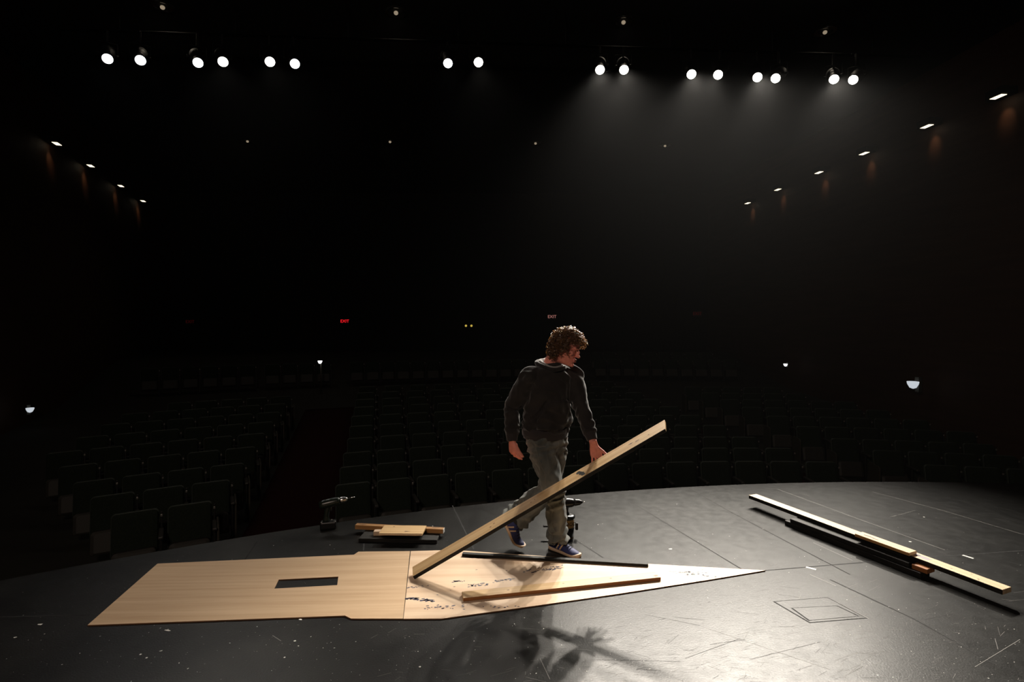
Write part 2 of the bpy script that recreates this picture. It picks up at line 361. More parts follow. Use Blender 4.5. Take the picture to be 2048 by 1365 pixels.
def wall(name, pts, z0, z1, m, label, th=0.3):
    bm = bmesh.new(); (x0, y0), (x1, y1) = pts; a, b = Vector((x0, y0, 0)), Vector((x1, y1, 0)); d = (b - a).normalized(); c = (a + b) / 2; c.z = (z0 + z1) / 2
    box(bm, (0, 0, 0), ((b - a).length, th, z1 - z0))
    o = finish(name, bm, m, loc=c, rot=(0, 0, math.atan2(d.y, d.x))); return tag(o, label, 'wall', kind='structure')
def wl(y, off=0.0): return -12.4 - 0.347 * (y - 15.1) - 0.29 + off
def wr(y, off=0.0): return 10.4 - 0.065 * (y - 11.9) + 0.29 + off
wall('wall_left', ((wl(3, -.15), 3), (wl(27.5, -.15), 27.5)), -1.6, 8, M['wall'], 'dark brown side wall of the auditorium, with four small lamps in a row')
wall('wall_right', ((wr(3, .15), 3), (wr(27.5, .15), 27.5)), -1.6, 8, M['wall'], 'dark brown side wall of the auditorium, with six small lamps in a row')
wall('wall_back', ((-18.5, 27.4), (12, 27.4)), -1.6, 8, M['wall_dark'], 'black rear wall of the auditorium behind the last rows')
bm = bmesh.new(); box(bm, (-3, 14.5, 8.15), (34, 30, 0.3))
tag(finish('ceiling', bm, M['ceil']), 'black auditorium ceiling with recessed downlights', 'ceiling', kind='structure')

# aisle carpets follow the slope
def edge_at(p0, d, r):
    lo, hi = -6.0, 30.0; p0, d = Vector(p0), Vector(d).normalized()
    for _ in range(50):
        m_ = (lo + hi) / 2
        if (p0 + d * m_ - CC).length < r: lo = m_
        else: hi = m_
    p = p0 + d * lo; return math.atan2(p.x - CC.x, p.y - CC.y)
E_LL = ((-3.62, 6.75), (-.26, .966)); E_CL = ((-2.45, 7.56), (-.243, .97)); E_CR = ((5.2, 8.74), (-.22, .976)); E_RL = ((6.36, 8.5), (-.175, .985))
def carpet(name, ea, eb, label):
    bm = bmesh.new(); rows = []
    for k in range(40):
        r = 13.6 + k * 0.31; a, b = edge_at(*ea, r) + .06 / r, edge_at(*eb, r) - .06 / r
        rows.append([bm.verts.new(arc_pt(r, a + (b - a) * j / 4, floor_z(r) + 0.012)) for j in range(5)])
    for p, q in zip(rows, rows[1:]):
        for j in range(4): bm.faces.new((p[j], p[j + 1], q[j + 1], q[j]))
    r = bmesh.ops.extrude_face_region(bm, geom=bm.faces[:]); bmesh.ops.translate(bm, vec=(0, 0, -.011), verts=[v for v in r['geom'] if isinstance(v, bmesh.types.BMVert)])
    tag(finish(name, bm, M['carpet'], smooth=True), label, 'carpet')
carpet('aisle_carpet', E_LL, E_CL, 'dark red carpet on the aisle beside the drill at the stage lip')
carpet('aisle_carpet', E_CR, E_RL, 'dark red carpet on the aisle behind the long board stack')

# ------------------------------------------------------------------ theatre seats
def rounded(w, h, r, n=6):
    pts = []
    for cx, cy, a0 in ((w / 2 - r, h - r, 0), (-w / 2 + r, h - r, 90), (-w / 2 + r * .5, r * .5, 180), (w / 2 - r * .5, r * .5, 270)):
        rr = r if cy > r else r * .5
        for i in range(n + 1):
            a = math.radians(a0 + 90 * i / n); pts.append((cx + rr * math.cos(a), cy + rr * math.sin(a)))
    return pts
def slab(bm, pts, y0, y1, M4, mi=0, puff=0.0):
    """an outline in x,z pulled from y0 to y1, its front (y0) face domed by puff"""
    c = Vector((sum(p[0] for p in pts) / len(pts), 0, sum(p[1] for p in pts) / len(pts))); loops = []
    for y, k in ((y1, 1.0), (y0 + abs(y1 - y0) * .35, 1.0), (y0, .965), (y0 - puff, .8)):
        loops.append([bm.verts.new(M4 @ Vector((c.x + (x - c.x) * k, y, c.z + (z - c.z) * k))) for x, z in pts])
    n = len(pts)
    for a, b in zip(loops, loops[1:]):
        for i in range(n): f = bm.faces.new((a[i], a[(i + 1) % n], b[(i + 1) % n], b[i])); f.material_index = mi
    bm.faces.new(loops[0]).material_index = mi; bm.faces.new(loops[-1]).material_index = mi
def make_seat():
    root = empty('theatre_seat', (0, 0, 0))
    T = Matrix.Translation((0, .06, .34)) @ Matrix.Rotation(math.radians(-11), 4, 'X')
    bm = bmesh.new(); slab(bm, rounded(.475, .50, .05), .0, .035, T); finish('back_shell', bm, M['seat_shell'], root)
    bm = bmesh.new(); slab(bm, rounded(.452, .482, .04), -.045, -.001, T @ Matrix.Translation((0, 0, .006)), puff=.012); finish('backrest', bm, M['seat_fab'], root)
    T2 = Matrix.Translation((0, -.10, .16)) @ Matrix.Rotation(math.radians(-14), 4, 'X')
    bm = bmesh.new(); slab(bm, rounded(.44, .29, .05), -.07, .06, T2, puff=.015); finish('seat_cushion', bm, M['seat_pan'], root)
    bm = bmesh.new(); box(bm, (.262, -.11, .60), (.055, .34, .035), bevel=.012); finish('armrest', bm, M['seat_arm'], root)
    bm = bmesh.new(); box(bm, (.262, -.04, .30), (.03, .14, .56), bevel=.008); box(bm, (.262, -.04, .012), (.055, .30, .024), bevel=.006); box(bm, (.262, .10, .57), (.028, .12, .03), bevel=.006); box(bm, (.262, .145, .685), (.022, .03, .20), bevel=.004)
    finish('standard', bm, M['seat_metal'], root)
    bm = bmesh.new(); box(bm, (.262, .118, .745), (.024, .012, .03), bevel=.004); finish('number_plate', bm, M['plate'], root)
    return root
seat0 = make_seat()
def end_panel(parent, sgn):
    bm = bmesh.new(); T = Matrix.Translation((sgn * .30, -.04, .03)) @ Matrix.Rotation(math.radians(90), 4, 'Z')
    slab(bm, rounded(.40, .60, .06), -.012, .012, T); finish('aisle_panel', bm, M['seat_panel'], parent)
ORD = 'first second third fourth fifth sixth seventh eighth ninth tenth eleventh twelfth thirteenth fourteenth fifteenth sixteenth seventeenth eighteenth nineteenth twentieth twenty-first twenty-second'.split()
ROWN = ['front', 'second', 'third', 'fourth', 'fifth', 'sixth', 'seventh', 'eighth', 'ninth', 'tenth', 'eleventh']
n_seats = 0
def put_seat(r, phi, label, group, panel=0):
    global n_seats
    s = seat0 if n_seats == 0 else copy_tree(seat_plain)
    n_seats += 1
    s.location = arc_pt(r, phi, floor_z(r)); s.rotation_euler = (0, 0, -phi)
    s['label'] = label; s['category'] = 'seat'; s['group'] = group
    if panel: end_panel(s, panel)
    return s
seat_plain = seat0
P = 0.555
for i in range(10):
    r = R0 + ROW * i; a, b = edge_at(*E_CL, r), edge_at(*E_CR, r); n = int((b - a) * r / P); n = 14 - i // 3 if i < 9 else 11; st = (b - a) / n
    for k in range(n):
        side = 'left' if k < (n + 1) // 2 else 'right'; q = k if side == 'left' else n - 1 - k
        put_seat(r, a + st * (k + .5), f'dark green theatre seat, {ROWN[i]} row of the middle block, {ORD[q]} from its {side} aisle', 'seats of the middle block')
for i in range(9):
    r = R0 + ROW * i; b = edge_at(*E_LL, r); n = (2, 3, 4, 5, 6, 6, 6, 6, 5)[i]
    for k in range(n):
        s = put_seat(r, b - P / r * (k + .55), f'dark green theatre seat, {ROWN[i]} row of the left-hand block, {ORD[k]} from the carpeted aisle', 'seats of the left block', 1 if k == 0 else 0)
for i in range(9):
    r = R0 + ROW * i; a = edge_at(*E_RL, r); n = (4, 5, 5, 6, 6, 6, 6, 5, 5)[i]
    for k in range(n):
        s = put_seat(r, a + P / r * (k + .6), f'dark green theatre seat, {ROWN[i]} row of the right-hand block, {ORD[k]} from the aisle', 'seats of the right block', -1 if k == 0 else 0)
for i, (x0, x1, side) in enumerate(((-5.9, 1.5, 'middle'), (3.2, 9.0, 'right'), (3.2, 8.4, 'right'))):
    r = 28.9 + .95 * (i if i < 2 else 2) if i else 28.9
    r = (28.9, 28.9, 29.9)[i]
    a, b = math.asin((x0 - CC.x) / r), math.asin((x1 - CC.x) / r); n = int((b - a) * r / P)
    for k in range(n):
        put_seat(r, a + P / r * (k + .5), f'far theatre seat, {"front" if i < 2 else "second"} row of rear {side} tier, {ORD[k]} from left', 'seats of the raised rear tier')
r = 28.9
for x0, n, nm in ((-11.6, 6, 'outer'), (-8.5, 4, 'inner')):
    a = math.asin((x0 - CC.x) / r)
    for k in range(n):
        put_seat(r, a + P / r * (k + .5), f'far theatre seat, {nm} part of rear left tier, {ORD[k]} from left', 'seats of the raised rear tier')

# ------------------------------------------------------------------ stage lights on the catwalk pipe
LZ = 6.7
LAMPS = [(215, 118, 'leftmost of all, beside its pair'), (281, 121, 'second from the left end'), (396, 126, 'third from the left end'), (446, 124, 'fourth from the left end'), (540, 124, 'fifth from the left end'), (590, 128, 'sixth from the left end'),
         (896, 127, 'left one of the middle pair'), (957, 125, 'right one of the middle pair'), (1200, 140, 'left one of the two brightest'), (1248, 140, 'right one of the two brightest'), (1383, 149, 'first right of the two brightest'), (1436, 150, 'second right of the two brightest'),
         (1515, 155, 'fourth from the right end'), (1551, 157, 'third from the right end'), (1668, 159, 'second from the right end'), (1706, 160, 'rightmost of all')]
POW = [24, 22, 22, 130, 120, 26, 36, 220, 2400, 2400, 2700, 1200, 2900, 950, 2800, 580]
TGT = [(-2.4, 3.4), (-1.9, 3.2), (-1.6, 3.8), (-1.2, 3.4), (-.6, 3.3), (0.2, 3.4), (0, 3.6), (.4, 3.4), (0.7, 3.1), (1.1, 3.0), (1.5, 2.7), (-0.5, 3.2), (2.0, 2.6), (-1.2, 3.0), (2.2, 2.7), (-1.5, 3.2)]
def on_pipe(px, py):                          # the pipe runs straight in the plane y = 10.56 + 0.063 (x + 7.77)
    k = (px - CXP) / F; d = (10.56 + .0631 * 7.77) / (1 - .0631 * k); return at(px, py, d)
lamp_pts = [on_pipe(px, py) for px, py, _ in LAMPS]
PIPE_Z = 7.36
def make_fixture(hot):
    """yoke pivot at the origin, beam along the housing's local -Z"""
    root = empty('stage_spotlight', (0, 0, 0))
    bm = bmesh.new(); lathe(bm, [(.080, -.26), (.092, -.31), (.102, -.31), (.104, -.28), (.100, -.25), (.088, -.24), (.085, -.08), (.105, -.05), (.13, .0), (.135, .16), (.10, .26), (.03, .30)]); b = finish('housing', bm, M['iron'], root)
    bm = bmesh.new(); lathe(bm, [(.002, -.320), (.05, -.318), (.090, -.308), (.090, -.30), (.002, -.30)]); finish('lens', bm, M['lens'] if hot else M['lens_cool'], root)
    bm = bmesh.new()
    for q in (-1, 1):
        box(bm, (q * .165, 0, .10), (.008, .035, .25), bevel=.002); cyl(bm, (q * .125, 0, 0), (q * .18, 0, 0), .02)
    box(bm, (0, 0, .225), (.338, .035, .008), bevel=.002); finish('yoke', bm, M['iron'], root)
    bm = bmesh.new(); box(bm, (0, 0, .5), (.04, .14, 1.0), bevel=.006); finish('clamp', bm, M['iron'], root, loc=(0, 0, .225))
    return root
protos = {}
for (px, py, which), p, pw, tg in zip(LAMPS, lamp_pts, POW, TGT):
    hot = pw > 100
    if hot in protos: o = copy_tree(protos[hot])
    else: o = protos[hot] = make_fixture(hot)
    t = Vector((tg[0], tg[1], 0.0)); d = (t - p).normalized(); piv = p - d * .315
    yaw = math.atan2(-d.x, d.y) + math.pi; pitch = math.atan2(-d.z, math.hypot(d.x, d.y))
    o.location = piv; o.rotation_euler = (0, 0, yaw)
    for c in o.children:
        nm = c.name.split('.')[0]
        if nm in ('housing', 'lens'): c.rotation_euler = (pitch - math.pi / 2, 0, 0)
        if nm == 'clamp': c.scale = (1, 1, PIPE_Z - .028 - piv.z - .225)
    tag(o, f'lit black stage spotlight on the overhead pipe, {which}', 'stage light', 'stage spotlights on the overhead pipe')
    spot_light('stage_spotlight_beam', p + d * .03, t, pw, 30, .7, (1.0, .925, .81) if hot else (.95, .95, 1.0), .075)
bm = bmesh.new()
e0, e1 = on_pipe(100, 118), on_pipe(1860, 160); off = Vector((-.02, .25, 0))
e0 = Vector((e0.x, e0.y + .25, PIPE_Z)); e1 = Vector((e1.x, e1.y + .25, PIPE_Z))
cyl(bm, e0, e1, .027)
lp = finish('lighting_pipe', bm, M['pipe_black']); tag(lp, 'long black overhead pipe that carries the stage spotlights', 'pipe')
for k in range(8):
    q = e0 + (e1 - e0) * (k + .5) / 8
    bm = bmesh.new(); cyl(bm, q, (q.x, q.y, 8.0), .012, n=8); finish('hanger_rod', bm, M['iron'], lp)

# recessed ceiling downlights
def make_down():
    root = empty('ceiling_downlight', (0, 0, 8.0))
    bm = bmesh.new(); pr = [(.23, -.012), (.20, -.03), (.165, -.02), (.14, -.004)]
    loft(bm, [[Vector((r * math.cos(a), r * math.sin(a), z)) for a in [2 * math.pi * i / 32 for i in range(32)]] for r, z in pr], cap=False); finish('trim_ring', bm, M['chrome'], root)
    bm = bmesh.new(); blob(bm, (0, 0, -.03), (.045, .045, .04)); finish('bulb', bm, M['bulb'], root)
    return root
DL = [(325, 13, 'far left one of the nearer row'), (792, 24, 'middle left one of the nearer row'), (1247, 43, 'above the two brightest spotlights'), (1650, 63, 'far right one of the nearer row'),
      (495, 282, 'far left one of the farther row'), (780, 283, 'middle left one of the farther row'), (1071, 286, 'middle right one of the farther row'), (1330, 291, 'far right one of the farther row')]
dl0 = None
for px, py, w in DL:
    o = make_down() if dl0 is None else copy_tree(dl0); dl0 = dl0 or o
    p = at(px, py, (7.99 - H) * F / (HY - py)); o.location = (p.x, p.y, 8.0)
    tag(o, f'round recessed downlight in the black ceiling, {w}', 'ceiling light', 'ceiling downlights')
    spot_light('seat_fill_light', (p.x, p.y, 7.9), (p.x, p.y - 1.5, 0), 26.0, 120, 1.0, (1.0, .86, .68), .06)  # fill light added below each unlit downlight to brighten the seats

# small slot lamps along the side walls
def make_sconce():
    root = empty('wall_downlight', (0, 0, 0))                    # the wall is at local x = -0.29
    bm = bmesh.new(); box(bm, (-.12, 0, .11), (.34, .42, .16), bevel=.01); finish('housing', bm, M['iron'], root)
    bm = bmesh.new(); box(bm, (-.05, 0, .026), (.13, .27, .012), bevel=.002); finish('lamp_slot', bm, M['sconce'], root)
    return root
sc0 = None
LW = [(118, 290, 'nearest of the four'), (185, 334, 'second nearest of the four'), (245, 374, 'third nearest of the four'), (289, 404, 'farthest of the four')]
RW = [(1992, 196, 'nearest of the six'), (1850, 255, 'second nearest of the six'), (1725, 309, 'third nearest of the six'), (1635, 347, 'fourth nearest of the six'), (1553, 381, 'fifth nearest of the six'), (1493, 408, 'farthest of the six')]
for lst, side in ((LW, 'left'), (RW, 'right')):
    for px, py, w in lst:
        p = at(px, py, (6.5 - H) * F / (HY - py)); o = make_sconce() if sc0 is None else copy_tree(sc0); sc0 = sc0 or o
        k = (px - CXP) / F                          # where the line of sight meets the row of lamps along the wall
        d = (-12.4 + .347 * 15.1) / (k + .347) if side == 'left' else (10.4 + .065 * 11.9) / (k + .065)
        p = at(px, py, d); rz = .334 if side == 'left' else math.pi + .065
        o.location = p; o.rotation_euler = (0, 0, rz)
        tag(o, f'small glowing slot lamp on the {side} wall, {w}', 'wall light', f'slot lamps on the {side} wall')
        sgn = -1 if side == 'left' else 1
        spot_light('wall_downlight_beam', p + Vector((-sgn * .05, 0, -.02)), p + Vector((sgn * .30, .05, -.42)), 5.0, 50, 1.0, (1.0, .58, .32), .03)

# half-round lamps low on the walls
def bowl_lamp(px, py, D, w, hot, label, rz, post=False):
    p = at(px, py, D); root = empty('bowl_lamp', p, rz, label=label, cat='wall light', group='half-round lamps low in the auditorium')
    bm = bmesh.new(); lathe(bm, [(w * .05, -w * .62), (w * .3, -w * .52), (w * .5, -w * .15), (w * .55, w * .12), (w * .5, w * .13)], n=20); finish('glass_bowl', bm, M['globe_hot'] if hot else M['globe'], root)
    bm = bmesh.new()
    if post:
        zf = floor_z((p.xy - CC).length); cyl(bm, (0, .1, -.1 * w), (0, .1, zf - p.z), .03, n=10); box(bm, (0, .06, .0), (w * .5, .12, w * .2), bevel=.004)
        finish('post', bm, M['seat_panel'], root)
    else:
        box(bm, (0, w * .62, -w * .2), (w * .5, w * .4, w * 1.6), bevel=.006); finish('wall_bracket', bm, M['seat_panel'], root)
bowl_lamp(60, 818, 13.2, .15, False, 'dim half-round lamp low on the left wall', 1.1)
bowl_lamp(1826, 766, 13.75, .24, False, 'dim half-round lamp low on the right wall, nearest one', -1.45)
bowl_lamp(640, 723, 18.6, .14, True, 'bright half-round lamp on a post in the left cross aisle', 0, True)
bowl_lamp(1571, 729, 19.6, .13, True, 'small bright lamp low on the right wall, far one', -1.45)

# exit signs and the control booth's two amber lamps
def text_mesh(name, s, size, depth, m, parent, loc, rot):
    cu = bpy.data.curves.new('t', 'FONT'); cu.body = s; cu.size = size; cu.extrude = depth; cu.align_x = 'CENTER'; cu.align_y = 'CENTER'
    o = bpy.data.objects.new('t', cu); COL.objects.link(o); dg = bpy.context.evaluated_depsgraph_get()
    me = bpy.data.meshes.new_from_object(o.evaluated_get(dg)); bpy.data.objects.remove(o)
    q = mesh_obj(name, me, m, parent, loc); q.rotation_euler = rot; return q
for px, py, key, label in ((381, 644, 'exit_dim', 'faint red EXIT sign on the rear wall, leftmost one'), (690, 643, 'exit_hot', 'bright red EXIT sign on the rear wall'), (1104, 634, 'exit_mid', 'pale EXIT sign on the rear wall above the man'), (1394, 628, 'exit_dim', 'faint red EXIT sign on the rear wall, rightmost one')):
    p = at(px, py, 27.13); root = empty('exit_sign', p, label=label, cat='sign', group='exit signs')
    bm = bmesh.new(); box(bm, (0, .02, 0), (.42, .12, .30), bevel=.01); finish('sign_box', bm, M['exit_box'], root)
    text_mesh('lettering', 'EXIT', .21, .004, M[key], root, (0, -.045, 0), (math.radians(90), 0, 0))
for px, w in ((932, 'left'), (943, 'right')):
    p = at(px, 652, 27.17); root = empty('amber_lamp', p, label=f'tiny amber pilot lamp on the rear wall, {w} one of two', cat='lamp', group='amber pilot lamps')
    bm = bmesh.new(); cyl(bm, (0, -.03, 0), (0, .085, 0), .075, n=14); finish('socket', bm, M['exit_box'], root)
    bm = bmesh.new(); blob(bm, (0, -.045, 0), (.055, .03, .055)); finish('bulb', bm, M['amber'], root)

# ------------------------------------------------------------------ timber on the stage
def plank(name, p0, p1, w, t, up, mats, label, cat, face_mi=None, group=None, bevel=.002, extra=None, skew=0.0):
    """a board from p0 to p1 (centre line), width w across, thickness t along up; local x runs along the board"""
    p0, p1 = Vector(p0), Vector(p1); x = (p1 - p0); L = x.length; x.normalize(); z = (Vector(up) - x * x.dot(Vector(up))).normalized(); y = z.cross(x)
    bm = bmesh.new(); box(bm, (L / 2, 0, 0), (L, w, t), bevel=bevel, seg=1)
    nseg = max(4, int(L / .12))
    if skew:
        for v in bm.verts:
            v.co.x += skew * (v.co.y / w) * (1 if v.co.x > L / 2 else 0)
    for f in bm.faces:
        f.normal_update()
        if face_mi: f.material_index = face_mi(f.normal)
    if extra: extra(bm, L)
    o = finish(name, bm, mats)
    o.matrix_world = Matrix(((x.x, y.x, z.x, p0.x), (x.y, y.y, z.y, p0.y), (x.z, y.z, z.z, p0.z), (0, 0, 0, 1)))
    if label: tag(o, label, cat, group)
    return o
def sheet(name, px, hole, m, label, z=0.0, t=0.007, ang=0.0, origin=None):
    """a flat plywood sheet cut to the outline px"""
    out = [fl(*p, z + t) for p in px]; o0 = out[0].copy(); R = Matrix.Rotation(-ang, 3, 'Z')
    loc = lambda p: R @ (p - o0)
    me = bmesh.new()
    def ringv(pts, zz): return [me.verts.new(loc(Vector((p.x, p.y, z + t + zz)))) for p in pts]
    a, b = ringv(out, 0), ringv(out, -t + .0003); n = len(out); edges = []
    for i in range(n):
        edges.append(me.edges.new((a[i], a[(i + 1) % n])))
        f = me.faces.new((a[i], a[(i + 1) % n], b[(i + 1) % n], b[i])); f.material_index = 1
    if hole:
        h = [fl(*p, z + t) for p in hole]; c, d = ringv(h, 0), ringv(h, -t + .0003); k = len(h)
        for i in range(k):
            edges.append(me.edges.new((c[i], c[(i + 1) % k]))); f = me.faces.new((c[i], c[(i + 1) % k], d[(i + 1) % k], d[i])); f.material_index = 1
    bmesh.ops.triangle_fill(me, edges=edges, use_beauty=True, use_dissolve=False)
    for v in me.verts: v.co.z += 0
    o = finish(name, me, [m, M['ply_edge']], loc=o0, rot=(0, 0, ang))
    return tag(o, label, 'plywood')
grain = math.atan2(fl(806, 1238).y - fl(175, 1251).y, fl(806, 1238).x - fl(175, 1251).x)
sheet('plywood_sheet', [(175, 1251), (690, 1232), (702, 1238), (806, 1238), (820, 1103), (717, 1104), (708, 1110), (315, 1128)], [(548.6, 1178), (557.5, 1160), (676.7, 1154), (674.4, 1171)],
      M['ply'], 'pale plywood sheet with a rectangular window cut in it, flat on the black stage', ang=grain)
tri = sheet('plywood_sheet', [(807, 1238.5), (884, 1238), (905, 1235), (960, 1227.5), (1080, 1211), (1240, 1188), (1420, 1160), (1531, 1141.5), (1440, 1136.5), (1297, 1128.5), (1100, 1114), (905, 1100.5), (821.5, 1103)], None,
            M['ply_old'], 'pointed triangular plywood sheet with dark blue paint streaks under the man', ang=grain)
bm = bmesh.new(); R = Matrix.Rotation(-grain, 3, 'Z'); o0 = tri.location.copy()
random.seed(11)
for (x0, y0, x1, y1, n, s, sp) in ((812, 1198, 866, 1203, 30, .010, 1.5), (815, 1176, 860, 1172, 14, .006, 1), (850, 1216, 935, 1214, 26, .007, 2.5), (965, 1215, 1045, 1213, 20, .006, 2), (905, 1164, 930, 1163, 10, .009, 1), (935, 1172, 975, 1170, 26, .009, 2),
                                  (990, 1163, 1032, 1158, 16, .008, 1.5), (1042, 1146, 1062, 1140, 8, .008, 1.2), (1065, 1144, 1125, 1134, 40, .008, 2), (1340, 1144, 1420, 1147, 34, .007, 1.2), (1370, 1149, 1432, 1153, 44, .008, 2), (1400, 1139, 1440, 1141, 12, .006, 1), (860, 1201, 1000, 1190, 8, .004, 8), (840, 1160, 1100, 1150, 10, .004, 8)):
    for i in range(n):
        u = random.random(); c = fl(x0 + (x1 - x0) * u, y0 + (y1 - y0) * u + random.gauss(0, sp), .0074); q = R @ (c - o0)
        fleck(bm, q, s * random.uniform(.3, 1.0), q.z, 0, random.uniform(1.0, 2.6), random.uniform(-.2, .5), 7)
finish('paint_streaks', bm, M['blue_paint'], tri)['label'] = 'dark blue paint streaks'

def knots(spec, z):
    def fn(bm, L):
        for u, y, r, el, mi in spec:
            if mi is None: continue
            fleck(bm, Vector((L * u, y, 0)), r, z, mi, el, 0.0, 9)
    return fn
edge_black = lambda n: 1 if abs(n.y) > .7 else 0
# the board the man lifts
lean = math.radians(78)
b0, b1 = at(827, 1147, 3.57), at(1331, 852, 3.72)
bx = (b1 - b0).normalized(); upv = Vector((0, -math.cos(lean), math.sin(lean)))
held = plank('wooden_board', b0, b1, .100, .026, upv, [M['pine'], M['black_paint'], M['knot']], 'long pine board with dark edges slanting up into the man\'s hand', 'board',
             lambda n: 1 if abs(n.y) > .7 or n.z < -.7 else 0, skew=.05,
             extra=knots([(.30, -.01, .005, 2, 2), (.315, .006, .004, 2.4, 2), (.46, 0, .004, 2, 2), (.475, .008, .003, 2, 2), (.655, .016, .018, 1.2, 1), (.660, -.002, .019, 1.1, 1), (.663, -.018, .014, 1.3, 1), (.86, 0.004, .006, 4, 2), (.885, -.004, .005, 4, 2), (.72, .01, .003, 2, 2), (.93, -.01, .003, 3, 2)], .0134))
# batten along the far edge of the triangle, batten lying on it
plank('wooden_batten', fl(925, 1109, .016) , fl(1296, 1130, .016), .036, .018, (0, 0, 1), [M['black_paint']], 'thin black painted batten lying along the far edge of the triangular plywood', 'batten')
p0, p1 = fl(925, 1194, .018), fl(1316, 1153, .018)
plank('wooden_batten', p0, p1, .082, .021, (0, 0, 1), [M['pine'], M['pine_red'], M['knot']], 'bare brown wood batten lying across the middle of the triangular plywood', 'batten', lambda n: 1 if n.y < -.7 else 0,
      extra=knots([(.985, -.01, .014, 1.2, 2), (.5, .01, .005, 2, 2), (.75, .015, .006, 2, 2), (.22, 0, .004, 3, 2)], .0108))
# the stack of boards at the right
sb = [M['pine_pale'], M['black_paint'], M['stain'], M['knot']]
def on(px, py, z): return fl(px, py, z)
plank('wooden_board', on(1578, 1044, .018), on(1850, 1150, .018), .10, .036, (0, 0, 1), [M['black_paint']], 'black painted board flat on the stage, lowest of the stack of boards', 'board')
plank('wooden_board', on(1588, 1040, .0515), on(1826, 1129, .0515), .095, .030, (0, 0, 1), [M['black_paint']], 'second black painted board of the stack, right under the longest pale board', 'board')
plank('wooden_board', on(1831, 1131, .0515), on(1862, 1142.5, .0515), .085, .030, (0, 0, 1), [M['pine_red']], 'short orange wood block peeking out of the middle of the stack', 'board')
t0, t1 = on(1505, 993, .083), on(2014, 1183, .083)
plank('wooden_board', t0, t1, .092, .030, (0, 0, 1), sb, 'longest pale board with black edges, on top of the stack at the right', 'board', edge_black,
      extra=knots([(.18, 0, .03, 2.5, 2), (.30, .01, .025, 3, 2), (.44, .0, .03, 3, 2), (.55, .01, .02, 3, 2), (.72, .01, .03, 2.5, 2), (.76, 0, .025, 2, 2), (.9, .02, .004, 2, 3), (.85, -.01, .004, 2, 3), (.93, -.02, .004, 2, 3)], .0154))
plank('wooden_board', on(1717, 1069, .1105), on(1826, 1108, .1105), .085, .022, (0, 0, 1), [M['pine_pale'], M['pine_old'], M['stain'], M['knot']], 'short pale offcut lying on top of the longest board', 'board', edge_black,
      extra=knots([(.2, .0, .012, 3.5, 3), (.34, -.01, .008, 3, 3)], .0113))
# scraps at the left
plank('wooden_board', on(728, 1068, .013), on(880, 1071, .013), .26, .026, (0, 0, 1), [M['black_paint']], 'added black support board in the shadow under the pile of scrap wood', 'board')  # dark support added where shade falls below the scraps
plank('wooden_strip', on(712, 1053, .043), on(888, 1062, .043), .045, .034, (0, 0, 1), [M['pine_old'], M['pine_red'], M['fleck'], M['knot']], 'narrow old wood strip with one white-painted end, behind the plywood', 'wood strip', lambda n: 2 if n.x > .7 else 0,
      extra=knots([(.07, .0, .008, 5, 3), (.9, .005, .006, 6, 3)], .0172))
plank('wooden_strip', on(748, 1066, .043), on(775, 1065.5, .043), .05, .032, (0, 0, 1), [M['cream']], 'small pale wood stub poking out beneath the short scrap board', 'wood strip')
plank('wooden_board', on(763, 1061, .0695), on(849, 1062, .0695), .165, .017, (0, 0, 1), [M['pine'], M['pine_pale'], M['knot']], 'short scrap board lying across the narrow old wood strip', 'board', edge_black,
      extra=knots([(.6, -.04, .010, 1.8, 2), (.66, -.04, .005, 3, 2), (.25, .05, .005, 2, 2)], .0088))

# floor pocket
q = [fl(*p) for p in ((1546, 1204), (1655, 1195.5), (1735, 1237.5), (1619, 1247))]; qi = [fl(*p) for p in ((1581, 1217), (1675, 1212.5), (1720, 1234), (1617, 1243))]
c0 = sum(q, Vector()) / 4; pk = empty('floor_pocket', c0, label='square hatch set flush in the black stage, outlined by dark gaps', cat='floor hatch')
def poly(bm, pts, z0, z1, mi=0):
    a = [bm.verts.new((p.x - c0.x, p.y - c0.y, z1)) for p in pts]; b = [bm.verts.new((p.x - c0.x, p.y - c0.y, z0)) for p in pts]
    bm.faces.new(a).material_index = mi
    for i in range(len(a)): bm.faces.new((a[i], b[i], b[(i + 1) % len(a)], a[(i + 1) % len(a)])).material_index = mi
bm = bmesh.new(); poly(bm, q, .0003, .0010); finish('gap', bm, M['seam'], pk)
ins = lambda pts, k: [p + (sum(pts, Vector()) / 4 - p) * k for p in pts]
bm = bmesh.new(); poly(bm, ins(q, .045), .0010, .0012); finish('frame_plate', bm, M['floor'], pk)
bm = bmesh.new(); poly(bm, qi, .0012, .0014); finish('lid_gap', bm, M['seam'], pk)
bm = bmesh.new(); poly(bm, ins(qi, .07), .0014, .0016); finish('lid', bm, M['floor'], pk)

